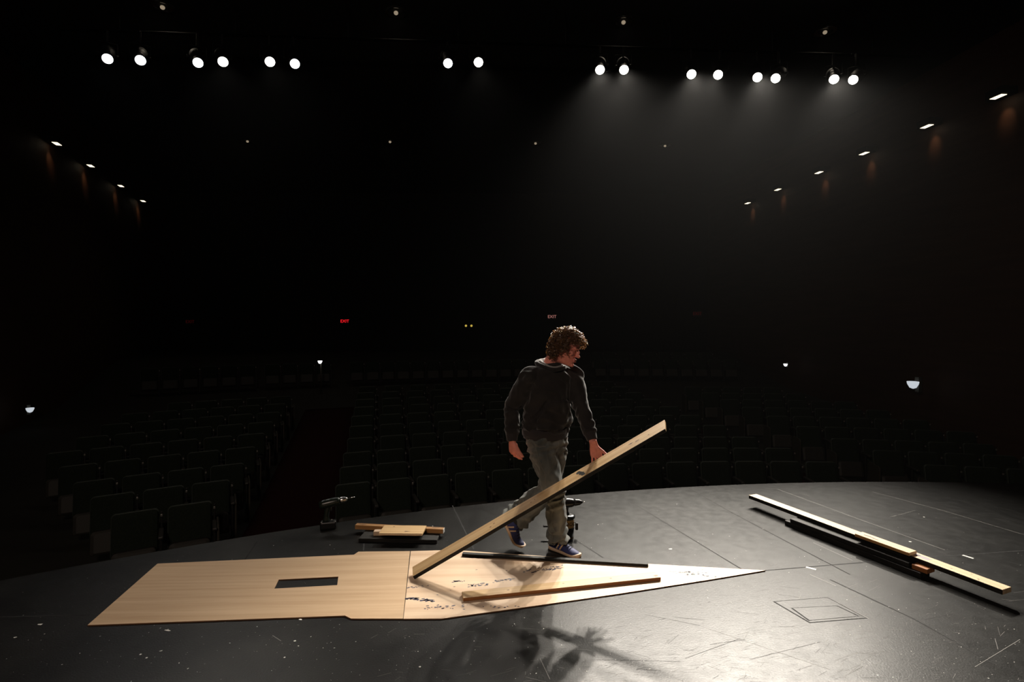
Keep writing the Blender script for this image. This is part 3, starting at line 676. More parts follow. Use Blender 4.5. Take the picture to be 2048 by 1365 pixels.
# ------------------------------------------------------------------ cordless drills
def drill(name, loc, rz, tilt, body_m, grip_m, label, big=False, text=None):
    root = empty(name, loc, rz, label=label, cat='drill', group='cordless drills'); k = 1.0
    T = Matrix.Translation((0, 0, .205)) @ Matrix.Rotation(tilt, 4, 'Y') @ Matrix.Rotation(math.radians(90), 4, 'Y')
    bm = bmesh.new(); lathe(bm, [(.012, -.092), (.030, -.088), (.034, -.06), (.034, .02), (.030, .05), (.026, .07)], T, 20); finish('motor_housing', bm, body_m, root)
    bm = bmesh.new(); lathe(bm, [(.022, .071), (.024, .08), (.023, .105), (.012, .125), (.008, .13)], T, 18); finish('chuck', bm, M['tool_black'] if big else M['steel'], root)
    bm = bmesh.new(); lathe(bm, [(.003, .13), (.003, .175), (.001, .185)], T, 8); finish('drill_bit', bm, M['steel'], root)
    bm = bmesh.new()
    w = .020
    limb(bm, [((-.02, 0, .19), w, .026), ((-.03, 0, .14), w * .9, .021), ((-.036, 0, .09), w * .9, .022), ((-.035, 0, .062), w * 1.1, .030)], Vector((0, 1, 0)), 4, 16)
    h = finish('handle', bm, grip_m, root)
    bm = bmesh.new(); box(bm, (.002, 0, .155), (.014, .016, .03), bevel=.004); finish('trigger', bm, M['tool_black'], root)
    bm = bmesh.new(); box(bm, (-.02, 0, .031), (.125, .072, .06), bevel=.010); ba = finish('battery', bm, M['tool_black'], root)
    if text: text_mesh('lettering', text, .02, .0004, M['tool_black'], h, (-.036, -.0215, .10), (math.radians(90), 0, 0))
    bm = bmesh.new()
    for x, y in ((-.07, -.025), (.005, .02), (.03, -.025)): box(bm, (x, y, .0625), (.012, .010, .004), bevel=.001)
    finish('battery_latch', bm, M['steel'], ba)
    return root
drill('cordless_drill', fl(662, 1057), .25, math.radians(-10), M['tool_green'], M['tool_green'], 'cordless drill standing in the shadow near the stage lip')
# the second drill stands on a tall tan battery tub behind the planted leg
def tub_drill():
    p = fl(1133, 1075); root = empty('cordless_drill', p, .0, label='cordless drill on a lettered tan tub behind the man\'s planted leg', cat='drill', group='cordless drills')
    bm = bmesh.new(); lathe(bm, [(.052, .0), (.056, .006), (.060, .15), (.064, .152), (.064, .168), (.05, .172), (.03, .172)], None, 26); tb = finish('battery_tub', bm, M['tool_tan'], root)
    bm = bmesh.new(); lathe(bm, [(.0565, .012), (.0595, .085), (.0585, .085), (.0555, .012)], None, 26); finish('lower_band', bm, M['tool_black'], tb)
    text_mesh('lettering', 'XCC', .036, .0006, M['tool_black'], tb, (.026, -.056, .118), (math.radians(90), 0, .42))
    bm = bmesh.new(); lathe(bm, [(.066, .150), (.067, .160), (.066, .172), (.04, .176)], None, 26); finish('tub_rim', bm, M['tool_black'], tb)
    bm = bmesh.new(); box(bm, (.078, 0, .085), (.022, .03, .055), bevel=.006); box(bm, (-.115, 0, .085), (.13, .02, .014), bevel=.004); finish('side_clip', bm, M['tool_black'], root)
    bm = bmesh.new(); limb(bm, [((.0, 0, .17), .022, .026), ((-.005, 0, .20), .018, .020), ((-.005, 0, .24), .018, .024)], Vector((0, 1, 0)), 4, 16); finish('handle', bm, M['tool_black'], root)
    T = Matrix.Translation((0, 0, .262)) @ Matrix.Rotation(math.radians(-4), 4, 'Y') @ Matrix.Rotation(math.radians(90), 4, 'Y')
    bm = bmesh.new(); lathe(bm, [(.014, -.095), (.033, -.088), (.037, -.05), (.037, .01), (.032, .045), (.027, .06)], T, 20); finish('motor_housing', bm, M['tool_black'], root)
    bm = bmesh.new(); lathe(bm, [(.025, .061), (.026, .07), (.022, .10), (.012, .118), (.006, .125)], T, 18); finish('chuck', bm, M['tool_black'], root)
    bm = bmesh.new(); lathe(bm, [(.003, .125), (.003, .138), (.001, .142)], T, 8); finish('drill_bit', bm, M['steel'], root)
tub_drill()

# ------------------------------------------------------------------ the man
BASE = fl(1110, 1100)
YAW = math.radians(36)
BL = Vector((math.cos(YAW), math.sin(YAW), 0)); BF = Vector((math.sin(YAW), -math.cos(YAW), 0)); UZ = Vector((0, 0, 1))
J = dict(sh_r=at(1056, 756, 3.89), el_r=at(1025, 815, 3.98), wr_r=at(1024, 880, 3.90), sh_l=at(1147, 751, 4.04), el_l=at(1161, 808, 3.95), wr_l=at(1187, 888, 3.815),
         hip_r=at(1081, 880, 3.93), kn_r=at(1109, 990, 3.86), an_r=at(1116, 1082, 3.985), hip_l=at(1112, 880, 4.05), kn_l=at(1096, 978, 4.02), an_l=at(1026, 1042, 4.09))
def mid(a, b, t): return a + (b - a) * t

# head frame
HF = Vector((.90, -.34, -.31)).normalized(); HU = Vector((.33, -.02, .94)); HU = (HU - HF * HF.dot(HU)).normalized(); HR = HF.cross(HU)
HC = at(1132, 696, 3.93)
HM = Matrix(((HR.x, HF.x, HU.x, 0), (HR.y, HF.y, HU.y, 0), (HR.z, HF.z, HU.z, 0), (0, 0, 0, 1)))
def hp(x, y, z): return HC + HR * x + HF * y + HU * z          # x to his right, y forward, z up
def head_mesh(bm):
    # (z, half width, front reach, back reach)
    prof = [(-.118, .018, .074, -.035), (-.112, .032, .086, -.02), (-.095, .046, .090, .0), (-.070, .058, .086, .03), (-.045, .066, .084, .062), (-.015, .070, .083, .086), (.010, .072, .086, .096), (.035, .074, .091, .100), (.065, .072, .084, .098), (.090, .060, .064, .082), (.108, .038, .038, .055), (.116, .014, .012, .02)]
    rings = []
    for z, w, fr, bk in [tuple(v) for v in catmull(prof, 3)]:
        r = []
        for i in range(36):
            th = 2 * math.pi * i / 36; c, s = math.cos(th), math.sin(th); L = fr if s > 0 else bk
            kx = w * (abs(c) ** .85) * (1 if c > 0 else -1); ky = L * s
            r.append(hp(kx, ky, z))
        rings.append(r)
    loft(bm, rings)
    rot = HM
    def b(c, r): blob(bm, hp(*c), r, rot)
    b((0, .094, -.012), (.009, .015, .022)); b((0, .106, -.032), (.012, .014, .011)); b((.012, .096, -.036), (.008, .010, .007)); b((-.012, .096, -.036), (.008, .010, .007))   # nose, nostrils
    for s in (-1, 1):
        b((s * .030, .080, .018), (.026, .013, .008)); b((s * .044, .056, -.024), (.022, .022, .018))                                   # brow ridge, cheekbone
        b((s * .074, -.010, -.008), (.008, .020, .032)); b((s * .078, -.018, .004), (.006, .016, .020))                                 # ears
        b((0, .090, -.060), (.024, .009, .006)); b((0, .089, -.073), (.020, .010, .007)); b((0, .083, -.104), (.022, .014, .014))          # lips, chin
def finger(bm, root, d, n, lens, curls, r0, r1, side):
    """d direction, n back-of-hand normal; each joint turns towards -n"""
    p = root.copy(); keys = [(p - d * .012, r0, r0)]; ang = 0
    ax = n.cross(d).normalized(); cur = d.copy()
    for i, (l, c) in enumerate(zip(lens, curls)):
        cur = Matrix.Rotation(math.radians(c), 3, ax) @ cur
        if cur.dot(n) > d.dot(n) + 1e-6 and i == 0 and c > 0: ax = -ax; cur = Matrix.Rotation(math.radians(c), 3, ax) @ d
        rr = r0 + (r1 - r0) * (i / 3)
        keys.append((p + cur * l * .5, rr * .95, rr * .95)); p = p + cur * l; keys.append((p.copy(), rr * (1.03 if i < 2 else .7), rr * (1.03 if i < 2 else .7)))
    limb(bm, keys, side, 3, 12); return p, cur
def hand(bm, w, d, n, t, curls, thumb_dir, spread=0.0, pl=.086, k=1.0):
    d = d.normalized(); n = (n - d * d.dot(n)).normalized(); t = (t - d * d.dot(t) - n * n.dot(t)).normalized()
    limb(bm, [(w - d * .03, .027, .020), (w, .028, .019), (w + d * .03, .036, .017), (w + d * .062, .041, .0145), (w + d * pl, .040, .0115)], t, 5, 20, 2.4)
    tips = []
    for i, (ln, cu) in enumerate(zip((.074, .082, .076, .060), curls)):
        dd = (d + t * spread * (1.5 - i) * .5).normalized()
        root = w + d * (pl - .004 - (.006 if i == 3 else 0)) + t * (.0295 - i * .0197)
        tips.append(finger(bm, root, dd, n, (ln * .46 * k, ln * .30 * k, ln * .24 * k), cu, .0088 if i < 3 else .0078, .0070 if i < 3 else .0062, t))
    td = thumb_dir.normalized(); root = w + d * .026 + t * .024 - n * .004
    blob(bm, w + d * .034 + t * .020 - n * .006, (.018, .018, .024), d.to_track_quat('Z', 'Y').to_matrix().to_4x4())
    tips.append(finger(bm, root, td, n, (.042, .034, .027), (4, 8, 10), .0118, .0088, t))
    return tips
nails = []
bm = bmesh.new()
neck0 = at(1102, 728, 3.975)
limb(bm, [(at(1097, 890, 3.99), .130, .095), (at(1094, 850, 3.985), .135, .095), (at(1096, 810, 3.98), .145, .10), (at(1099, 775, 3.98), .155, .105), (at(1101, 752, 3.985), .13, .075), (at(1102, 738, 3.985), .07, .058), (neck0, .055, .055)], BL, 6, 30, 2.3)
limb(bm, [(at(1100, 742, 3.99), .052, .052), (neck0, .054, .054), (at(1112, 714, 3.965), .055, .057), (hp(0, -.015, -.06), .054, .058), (hp(0, -.01, -.02), .05, .05)], BL, 6, 24)
head_mesh(bm)
for s in ('r', 'l'):
    sh, el, wr_ = J['sh_' + s], J['el_' + s], J['wr_' + s]
    limb(bm, [(mid(sh, at(1101, 755, 3.975), .45), .036, .036), (mid(sh, at(1101, 755, 3.975), .12) - UZ * .012, .036, .036), (mid(sh, el, .4), .040, .040), (el, .038, .038), (mid(el, wr_, .3), .040, .038), (mid(el, wr_, .8), .029, .026), (wr_, .027, .021)], BL, 6, 22)
hr_d = Vector((.13, -.10, -1)); hr_n = Vector((-.72, -.69, 0)); hr_t = Vector((.69, -.72, 0))
tips_r = hand(bm, J['wr_r'] + hr_d.normalized() * .01, hr_d, hr_n, hr_t, ((12, 20, 16), (20, 28, 20), (28, 34, 24), (36, 38, 26)), hr_d.normalized() + hr_t * .42 - hr_n * .10, .42, .080, .95)
hl_d = Vector((.26, .05, -1)); hl_n = Vector((.12, .95, .25)); hl_t = Vector((1, -.1, .3))
tips_l = hand(bm, J['wr_l'] + hl_d.normalized() * .006, hl_d, hl_n, hl_t, ((10, 26, 34), (6, 34, 40), (4, 40, 44), (0, 30, 34)), Vector((.78, -.10, -.62)), .35, .088)
for s in ('r', 'l'):
    hip, kn, an = J['hip_' + s], J['kn_' + s], J['an_' + s]
    limb(bm, [(mid(hip, kn, -.08), .085, .085), (mid(hip, kn, .35), .075, .075), (kn, .052, .052), (mid(kn, an, .35), .050, .050), (an, .034, .034)], BL, 6, 20)
foot_r = ((fl(1104, 1096), fl(1158, 1117.5)), 0.0)
def foot(bm, heel, d, up, L=.245):
    limb(bm, [(heel + d * .035 + up * .03, .020, .022), (heel + d * .08 + up * .026, .022, .024), (heel + d * .15 + up * .012, .024, .012), (heel + d * (L - .045) + up * .006, .018, .007)], up.cross(d), 4, 16)
# shoe frames: heel point, forward, up
h_r = fl(1100, 1096.5) ; d_r = (fl(1146, 1112.5) - h_r); d_r.z = 0; d_r.normalize(); u_r = Vector((0, 0, 1))
toe_l = fl(1035, 1101.5); hd = Vector((.62, -.34, 0)).normalized(); pit = math.radians(57)
d_l = (hd * math.cos(pit) - UZ * math.sin(pit)).normalized(); u_l = (hd * math.sin(pit) + UZ * math.cos(pit)).normalized()
SL = .270
h_l = toe_l - d_l * (SL - .012) + u_l * .012; h_l.z += .006
foot(bm, h_r + u_r * .022, d_r, u_r); foot(bm, h_l + u_l * .022, d_l, u_l)
me = remeshed(bm, .0034, 2, BASE, .45)
me.update()
for v in me.vertices:
    w = v.co + BASE - HC; x, y, z = w.dot(HR), w.dot(HF), w.dot(HU)
    if y > .04 and abs(z) < .05:
        dd = math.hypot(abs(x) - .031, (z - .001) * 1.25); v.co -= HF * .0050 * math.exp(-(dd / .013) ** 2)
man = mesh_obj('person', me, M['skin'], None, BASE)
tag(man, 'man in a dark hoodie and jeans stepping forward, holding up the slanted board', 'person')
def sub(o, parent):                                   # part meshes are made in world coordinates about BASE
    o.parent = parent; return o

# facial details
bm = bmesh.new()
for s in (-1, 1): blob(bm, hp(s * .031, .0705, .0005) - BASE, (.0120, .0100, .0105), HM)
o = finish('eyelids', bm, M['skin'], man, True); o['label'] = 'lowered eyelids over downcast eyes'
bm = bmesh.new()
for s in (-1, 1):
    pipe(bm, [hp(s * (.018 + .027 * i / 7), .0795 - .0070 * (i / 7) ** 2, -.0035 - .0015 * math.sin(math.pi * i / 7)) - BASE for i in range(8)], .0011, 6)
finish('eyelashes', bm, M['lash'], man, True)
bm = bmesh.new()
for s in (-1, 1):
    pipe(bm, [hp(s * (.012 + .040 * i / 6), .095 - .018 * (i / 6) ** 2, .018 + .008 * math.sin(math.pi * i / 7)) - BASE for i in range(7)], .0026, 8)
finish('eyebrows', bm, M['hair'], man, True)
bm = bmesh.new()
for zz, yy, w in ((-.0605, .0985, .020), (-.0725, .098, .017)):
    pipe(bm, [hp(w * (i / 4 - 1), yy - .010 * (i / 4 - 1) ** 2, zz + (.003 if zz > -.065 else -.001) * (1 - abs(i / 4 - 1))) - BASE for i in range(9)], .0036, 8)
finish('lips', bm, M['lip'], man, True)
bm = bmesh.new()
for p, d in tips_r[:4]: blob(bm, p - BASE + hr_n.normalized() * .0045 - d * .007, (.0045, .0022, .006), d.to_track_quat('Z', 'Y').to_matrix().to_4x4())
p, d = tips_r[4]; blob(bm, p - BASE - hr_t * -.004 - d * .007, (.0055, .003, .0075), d.to_track_quat('Z', 'Y').to_matrix().to_4x4())
p, d = tips_l[4]; blob(bm, p - BASE + Vector((.1, -.2, .9)) * .006 - d * .008, (.0055, .003, .0075), d.to_track_quat('Z', 'Y').to_matrix().to_4x4())
finish('fingernails', bm, M['nail'], man, True)

# ---- cloth folds
def fold(p, ax, freq, stretch, seed):
    """ridged noise, long along ax"""
    q = Vector(p); a = q.dot(ax); v = (q - ax * a) * freq + ax * (a * freq * stretch) + Vector((seed, seed * 1.7, -seed))
    n = mnoise.noise(v); return (1 - abs(n) * 2.2)
def displace(me, fn):
    me.update(); n = len(me.vertices); co = np.empty(n * 3); me.vertices.foreach_get('co', co); co = co.reshape(-1, 3); no = np.empty(n * 3); me.vertex_normals.foreach_get('vector', no); no = no.reshape(-1, 3)
    for i in range(n):
        co[i] += no[i] * fn(Vector(co[i]) + BASE)
    me.vertices.foreach_set('co', co.ravel()); me.update()
def seg_t(p, a, b):
    d = b - a; t = (p - a).dot(d) / d.length_squared; return t, (p - (a + d * max(0, min(1, t)))).length

# hoodie
HEM = at(1091, 862, 3.985); CH = at(1100, 770, 3.975)
bm = bmesh.new()
def tor(u, th):
    # theta: 0 at his left, pi/2 front or back; kangaroo pocket raised at the front
    return 0
limb(bm, [(at(1091, 868, 3.985), .150, .115), (at(1091, 858, 3.985), .172, .135), (at(1092, 842, 3.985), .178, .142), (at(1094, 815, 3.98), .176, .140), (at(1097, 785, 3.98), .180, .138), (at(1099, 762, 3.978), .180, .126), (at(1100, 745, 3.978), .158, .105), (at(1101, 733, 3.978), .110, .088), (at(1102, 724, 3.976), .078, .078)], BL, 8, 48, 2.25)
for s in ('r', 'l'):
    sh, el, wr_ = J['sh_' + s], J['el_' + s], J['wr_' + s]; inner = mid(sh, at(1101, 745, 3.97), .42)
    limb(bm, [(inner, .058, .060), (sh, .062, .066), (mid(sh, el, .35), .064, .067), (mid(sh, el, .75), .062, .062), (el, .058, .060), (mid(el, wr_, .3), .058, .058), (mid(el, wr_, .52), .054, .052), (mid(el, wr_, .80 - (.10 if s == 'l' else 0)), .050, .048), (mid(el, wr_, .88 - (.10 if s == 'l' else 0)), .038, .036)], BL, 8, 32)
me = remeshed(bm, .0062, 3, BASE, .5)
pk_c = at(1100, 832, 3.86)
diag = (at(1140, 850, 3.9) - at(1060, 770, 3.9)).normalized()
def hood_fn(p):
    sleeve, w = sleeve_fn(p)
    return sleeve * w + (torso_fn(p) * (1 - w) if w < 1 else 0.0)
def sleeve_fn(p):
    for s in ('r', 'l'):
        sh, el, wr_ = J['sh_' + s], J['el_' + s], J['wr_' + s]
        t1, r1 = seg_t(p, sh, el); t2, r2 = seg_t(p, el, wr_)
        r = min(r1, r2)
        if r < .095 and (r2 < r1 or t1 > 0):
            T = t1 if r1 < r2 else 1 + t2
            ax = (el - sh).normalized() if r1 < r2 else (wr_ - el).normalized()
            rel = p - mid(sh, el, .5); a = rel.dot(ax)
            th = math.atan2(rel.dot(BF), rel.dot(BL))
            amp = .0010 + .0055 * math.exp(-((T - 1.0) / .24) ** 2) + .0060 * math.exp(-((T - 1.62) / .26) ** 2)
            amp *= .5 + 1.1 * abs(mnoise.noise(p * 8 + Vector((4, 1, 2))))+ .35 * math.sin(th * 1.0 + (1 if s == 'r' else 3))
            f = math.sin(a * (118 if s == 'r' else 104) + 3.2 * math.sin(th * 1.0 + (0 if s == 'r' else 2)) + 5 * mnoise.noise(p * 7))
            w = min(1, max(0, T / .4)) * min(1, max(0, (.095 - r) / .015)); w = w * w * (3 - 2 * w)
            return amp * f + .0075 * (fold(p, (ax + BF * .5).normalized(), 13, .3, 3.1) - .55), w
    return 0.0, 0.0
def torso_fn(p):
    rel = p - CH; hgt = p.z - HEM.z; lat = (p - HEM).dot(BL); fr = (p - HEM).dot(BF)
    low = math.exp(-max(0, hgt) / .10)
    e = .020 * (fold(p, diag, 8, .25, 1.0) - .62) + .011 * (fold(p, (diag + UZ * .4).normalized(), 15, .22, 5.0) - .6)
    e += .008 * low * math.sin(hgt * 85 + 9 * lat + 4 * mnoise.noise(p * 5))
    if fr > .02:                                       # kangaroo pocket
        x = abs(lat + .0); top = .235
        if .035 < hgt < top:
            lim = .150 if hgt < .10 else .150 - (hgt - .10) * .52
            if x < lim: e += .013 * min(1, (lim - x) / .006) * min(1, (top - hgt) / .006)
            elif x < lim + .026 and hgt > .09: e -= .010
    return e
displace(me, hood_fn)
hoodie = mesh_obj('hoodie', me, M['hoodie'], man); hoodie['label'] = 'charcoal pullover hoodie with a front pouch pocket'
for s in ('r', 'l'):
    el, wr_ = J['el_' + s], J['wr_' + s]; bm = bmesh.new()
    if s == 'l': wr_ = mid(el, wr_, .87)
    limb(bm, [(mid(el, wr_, .80) - BASE, .036, .034), (mid(el, wr_, .84) - BASE, .0445, .0425), (mid(el, wr_, .93) - BASE, .0415, .039), (mid(el, wr_, 1.03) - BASE, .038, .034), (mid(el, wr_, 1.05) - BASE, .033, .029)], BL, 5, 60, fn=lambda u, th: .0010 * math.sin(30 * th))
    finish('cuff', bm, M['rib'], hoodie, True)
bm = bmesh.new()
limb(bm, [(at(1091, 853, 3.985) - BASE, .165, .128), (at(1091, 858, 3.985) - BASE, .1755, .138), (at(1092, 866, 3.985) - BASE, .1735, .136), (at(1092, 874, 3.985) - BASE, .168, .131), (at(1092, 876, 3.985) - BASE, .158, .122)], BL, 4, 120, 2.25, fn=lambda u, th: .0012 * math.sin(60 * th) + .003 * math.sin(5 * th + 1))
finish('hem_band', bm, M['rib'], hoodie, True)
def hood_ring(bm, off, k, z0):
    rings = []
    for i in range(56):
        a = 2 * math.pi * i / 56; cb = (1 - math.cos(a)) / 2          # 0 at the front, 1 at the nape
        out = BF * math.cos(a) + BL * math.sin(a)
        c = neck0 + BF * (.020 - .012 * cb) + out * (.070 + .022 * cb + off) + UZ * (-.034 + .040 * cb ** 1.3 + z0 + .004 * math.sin(3 * a + .6))
        A = (.012 + .010 * cb) * k; B = (.017 + .016 * cb ** 1.2) * k; rr = []
        sl = math.radians(-38 - 14 * cb)
        for j in range(16):
            th = 2 * math.pi * j / 16; x, y = A * math.cos(th), B * math.sin(th)
            e = .003 * math.sin(9 * a + 2 * th) * cb
            rr.append(c - BASE + out * ((x + e) * math.cos(sl) - y * math.sin(sl)) + UZ * ((x + e) * math.sin(sl) + y * math.cos(sl)))
        rings.append(rr)
    loft(bm, rings, closed=True)
bm = bmesh.new(); hood_ring(bm, .010, 1.0, 0); hd_o = finish('hood', bm, M['hoodie'], hoodie, True)
bm = bmesh.new(); hood_ring(bm, -.008, .75, .012); finish('hood_lining', bm, M['lining'], hoodie, True)

# jeans
bm = bmesh.new()
limb(bm, [(at(1092, 850, 3.985), .145, .108), (at(1093, 862, 3.985), .156, .118), (at(1095, 880, 3.985), .160, .124), (at(1097, 897, 3.985), .150, .118), (at(1098, 908, 3.985), .10, .08)], BL, 7, 40, 2.3)
LEG = {}
for s in ('r', 'l'):
    hip, kn, an = J['hip_' + s], J['kn_' + s], J['an_' + s]
    if s == 'r': end = an + Vector((.004, -.01, .0)); k = [(mid(hip, kn, -.1), .092, .098), (mid(hip, kn, .2), .098, .104), (mid(hip, kn, .6), .085, .090), (kn, .071, .076), (mid(kn, an, .3), .070, .076), (mid(kn, an, .65), .068, .076), (mid(kn, an, .9), .075, .084), (end, .072, .080)]
    else: end = an + (an - kn).normalized() * .012; k = [(mid(hip, kn, -.1), .092, .096), (mid(hip, kn, .2), .095, .098), (mid(hip, kn, .6), .084, .088), (kn, .072, .078), (mid(kn, an, .3), .078, .084), (mid(kn, an, .65), .084, .092), (mid(kn, an, .9), .092, .098), (end, .090, .096)]
    limb(bm, k, BL, 8, 34); LEG[s] = (hip, kn, an)
me = remeshed(bm, .0062, 3, BASE, .5)
def jean_fn(p):
    e = 0.0; best = None
    for s in ('r', 'l'):
        hip, kn, an = LEG[s]; t1, r1 = seg_t(p, hip, kn); t2, r2 = seg_t(p, kn, an)
        T, r = (t1, r1) if r1 < r2 else (1 + t2, r2)
        if best is None or r < best[1]: best = (T, r, s)
    T, r, s = best; hip, kn, an = LEG[s]; ax = (kn - hip).normalized() if T < 1 else (an - kn).normalized(); a = (p - kn).dot(ax)
    th = math.atan2((p - kn).dot(BF), (p - kn).dot(BL))
    amp = .0105 * math.exp(-((T - 1.88) / .26) ** 2) + .007 * math.exp(-((T - 1.05) / .18) ** 2) + .006 * math.exp(-((T - .12) / .2) ** 2)
    e = amp * math.sin(a * 105 + 1.6 * math.sin(th) + 4 * mnoise.noise(p * 7 + Vector((0, 0, 2 if s == 'r' else 9))))
    e += .014 * (fold(p, (ax + BL * .5).normalized(), 11, .28, 2.2) - .6) + .007 * (fold(p, (ax - BL * .7).normalized(), 22, .35, 7.7) - .6)
    return e
displace(me, jean_fn)
jeans = mesh_obj('jeans', me, M['jeans'], man); jeans['label'] = 'worn grey-blue jeans bunched at the ankles'
bm = bmesh.new()                                       # outer seam and front pocket stitching
def on_leg(s, T, side, off):
    hip, kn, an = LEG[s]; c = mid(hip, kn, T) if T < 1 else mid(kn, an, T - 1); ax = ((kn - hip) if T < 1 else (an - kn)).normalized()
    q = (side - ax * ax.dot(side)).normalized(); return c + q * off
import mathutils
bvh = mathutils.bvhtree.BVHTree.FromPolygons([v.co for v in me.vertices], [p.vertices for p in me.polygons])
def snap(p, lift=.002):
    c, n, i, d = bvh.find_nearest(p - BASE); return c + n * lift
def stitched(pts, r=.0010): pipe(bm, [snap(p, .0012) for p in pts], r, 6)
pc = at(1071, 873, 3.86)
stitched([at(1060 + 32 * i / 10, 880 + 16 * math.sin(math.pi * min(1, i / 10) * .5) * 1.0, 3.84) for i in range(11)])
stitched([at(1060 + 30 * i / 10, 883 + 16 * math.sin(math.pi * min(1, i / 10) * .5) * 1.0, 3.84) for i in range(11)])
stitched([on_leg('r', .05 + 1.75 * i / 60, -BL + BF * .55, .12) for i in range(61)])
stitched([at(1118 + 3 * i / 8, 880 + 24 * i / 8, 3.86) for i in range(9)])
finish('stitching', bm, M['stitch'], jeans, True)

# shoes
def shoe(heel, d, up, lateral, bend=0.0):
    """lateral: direction of the outer side; bend curls the toe up so that the ball stays on the floor"""
    sd = up.cross(d).normalized(); out = []
    def tf(x, y, z):
        if bend and x > .185:
            a = min(bend, (x - .185) / .05 * bend); q = x - .185
            x2 = .185 + q * math.cos(a * .8); z = z + q * math.sin(a * .8); x = x2
        return heel + d * x + sd * y + up * z - BASE
    xs = [-.004, .012, .04, .08, .12, .16, .20, .23, .25, .262, .268]
    wl_ = [.012, .030, .036, .035, .037, .042, .045, .042, .034, .022, .008]
    def sole_ring(i, x, w, z0, z1):
        pts = []
        for th in range(16):
            a = 2 * math.pi * th / 16; c, s = math.cos(a), math.sin(a)
            cc = abs(c) ** .5 * (1 if c > 0 else -1); ss = abs(s) ** .5 * (1 if s > 0 else -1)
            pts.append(tf(x, cc * w, (z0 + z1) / 2 + ss * (z1 - z0) / 2))
        return pts
    root = None
    bm = bmesh.new(); keys = catmull([(x, w) for x, w in zip(xs, wl_)], 3)
    up_keys = [(-.002, .010, .055, .02), (.010, .028, .075, .012), (.035, .035, .088, .012), (.075, .035, .088, .012), (.105, .036, .086, .012), (.135, .037, .078, .012), (.17, .041, .060, .012), (.205, .042, .047, .012), (.235, .036, .039, .012), (.255, .022, .030, .012), (.263, .008, .022, .014)]
    rings = []
    for x, w, zt, zb in catmull(up_keys, 4):
        r = []
        for k in range(22):
            a = 2 * math.pi * k / 22; c, s = math.cos(a), math.sin(a)
            yy = w * c * (1.0 if s < 0 else (1 - .25 * s)); zz = zb + (zt - zb) * (.30 + (.70 * s if s > 0 else .30 * s))
            r.append(tf(x, yy, zz))
        rings.append(r)
    loft(bm, rings)
    sh = finish('shoe', bm, M['navy'], man, True); sh['label'] = 'navy trainer with cream stripes and sole'
    bm = bmesh.new()
    loft(bm, [sole_ring(i, x, w + .003, 0.0, .024 + .006 * math.exp(-((x - .262) / .02) ** 2) + .008 * math.exp(-(x / .05) ** 2)) for i, (x, w) in enumerate(keys)])
    finish('sole', bm, M['cream'], sh, True)
    bm = bmesh.new(); pp_ = []
    loft(bm, [[tf(.05 + .058 * math.cos(a), .037 * math.sin(a), .088) * 1.0 + up * (q * .0) for a in [2 * math.pi * k / 20 for k in range(20)]] for q in (0,)] +
             [[tf(.046 + .047 * math.cos(a), .030 * math.sin(a), .108 - .004 * math.cos(a)) for a in [2 * math.pi * k / 20 for k in range(20)]]])
    finish('ankle_collar', bm, M['shoe_black'], sh, True)
    bm = bmesh.new()
    sg = 1 if sd.dot(lateral) > 0 else -1
    for k in range(2):
        pts = []
        for j in range(7):
            u = j / 6; x = .088 + .030 * k + .020 * u; z = .032 + .038 * u
            y = sg * (.0385 - .010 * u ** 2 + .0018 * k * (1 - u)); pts.append(tf(x, y, z))
        pipe(bm, pts, .0055, 8)
    finish('stripes', bm, M['cream'], sh, True)
    bm = bmesh.new()
    for k in range(5):
        x = .118 + .018 * k; zt = .083 - .0085 * k
        pipe(bm, [tf(x, .022 * (j / 4 - 1), zt + .004 - .010 * (j / 4 - 1) ** 2) for j in range(9)], .0026, 6)
    finish('laces', bm, M['shoe_black'], sh, True)
shoe(h_r, d_r, u_r, Vector((-.7, -.7, 0)))
shoe(h_l, d_l, u_l, Vector((-.2, -1, 0)), bend=.5)

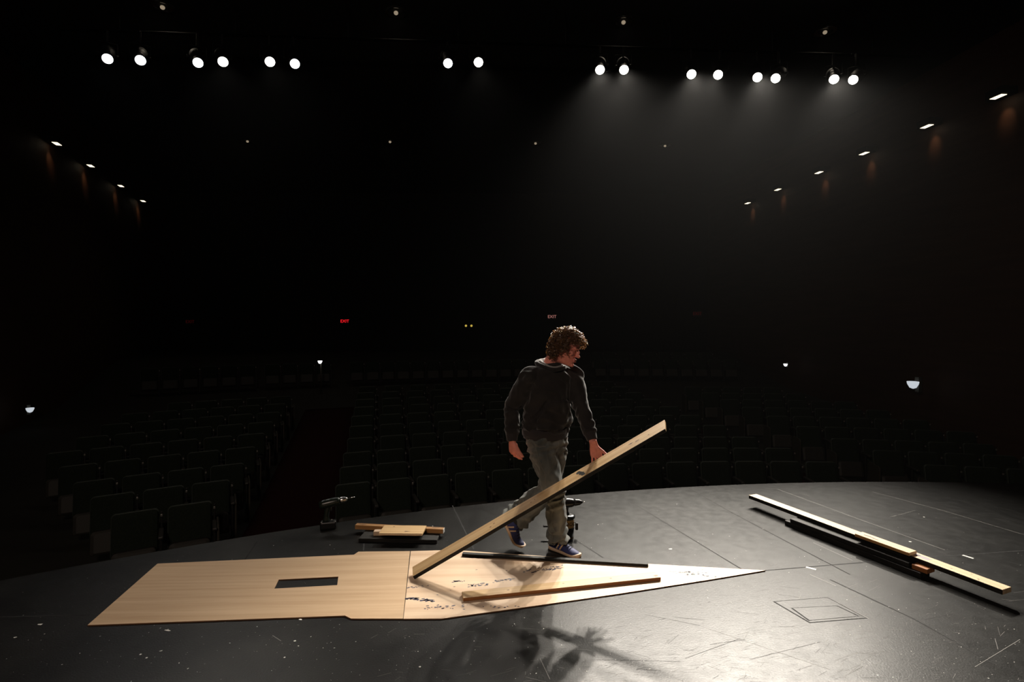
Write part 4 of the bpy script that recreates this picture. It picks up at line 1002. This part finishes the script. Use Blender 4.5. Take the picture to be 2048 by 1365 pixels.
# curly hair
random.seed(5)
bm = bmesh.new()
A_, B_, C_ = .085, .105, .120
def scalp(u):      # u unit vector in head coordinates
    c = Vector((u.x * A_, u.y * (.101 if u.y > 0 else B_), u.z * C_)); return c
def is_scalp(u):
    if u.y > .30: return u.z > .50 - .15 * (abs(u.x) > .5)
    if u.y > -.15: return u.z > -.02 - .75 * (.30 - u.y)
    return u.z > -.62
t = bmesh.new(); bmesh.ops.create_icosphere(t, subdivisions=4, radius=1.0)
for v in t.verts:
    u = v.co.normalized(); v.tag = not (is_scalp(u) or (u.z > .3 and u.y < .5)); s = 1.04 if is_scalp(u) or (u.z > .3 and u.y < .5) else .88
    q = scalp(u) * s * (1 + .03 * mnoise.noise(u * 6)); v.co = hp(q.x, q.y, q.z) - BASE
bmesh.ops.delete(t, geom=[v for v in t.verts if v.tag], context='VERTS')
merge(bm, t)
cnt = 0
while cnt < 1100:
    u = Vector((random.gauss(0, 1), random.gauss(0, 1), random.gauss(0, 1))).normalized()
    if not is_scalp(u): continue
    cnt += 1
    q = scalp(u); base = hp(q.x, q.y, q.z); nrm = (HR * u.x + HF * u.y + HU * u.z).normalized()
    rnd = Vector((random.gauss(0, 1), random.gauss(0, 1), random.gauss(0, 1))).normalized()
    front = max(0, u.y) * max(0, u.z)
    ax = (nrm * random.uniform(.5, 1.0) + rnd * .55 + Vector((0, 0, -.45)) * (1 - max(0, nrm.z)) * (.4 if u.y > .3 else 1) + HF * .55 * front).normalized()
    L = random.uniform(.028, .050) * (1.2 if u.z > .3 else .9); rad = random.uniform(.007, .013); turns = random.uniform(1.2, 2.2); ph = random.uniform(0, 6.28); tr = random.uniform(.0016, .0030)
    s1 = ax.orthogonal().normalized(); s2 = ax.cross(s1); pts = []
    N_ = 15
    for i in range(N_ + 1):
        f = i / N_; a = ph + 2 * math.pi * turns * f; rr = rad * min(1, f * 4)
        pts.append(base + ax * (L * f) - Vector((0, 0, .014 * f * f)) + (s1 * math.cos(a) + s2 * math.sin(a)) * rr - BASE)
    pipe(bm, pts, tr, 5)
h = finish('hair', bm, M['hair'], man, True); h['label'] = 'short curly brown hair'
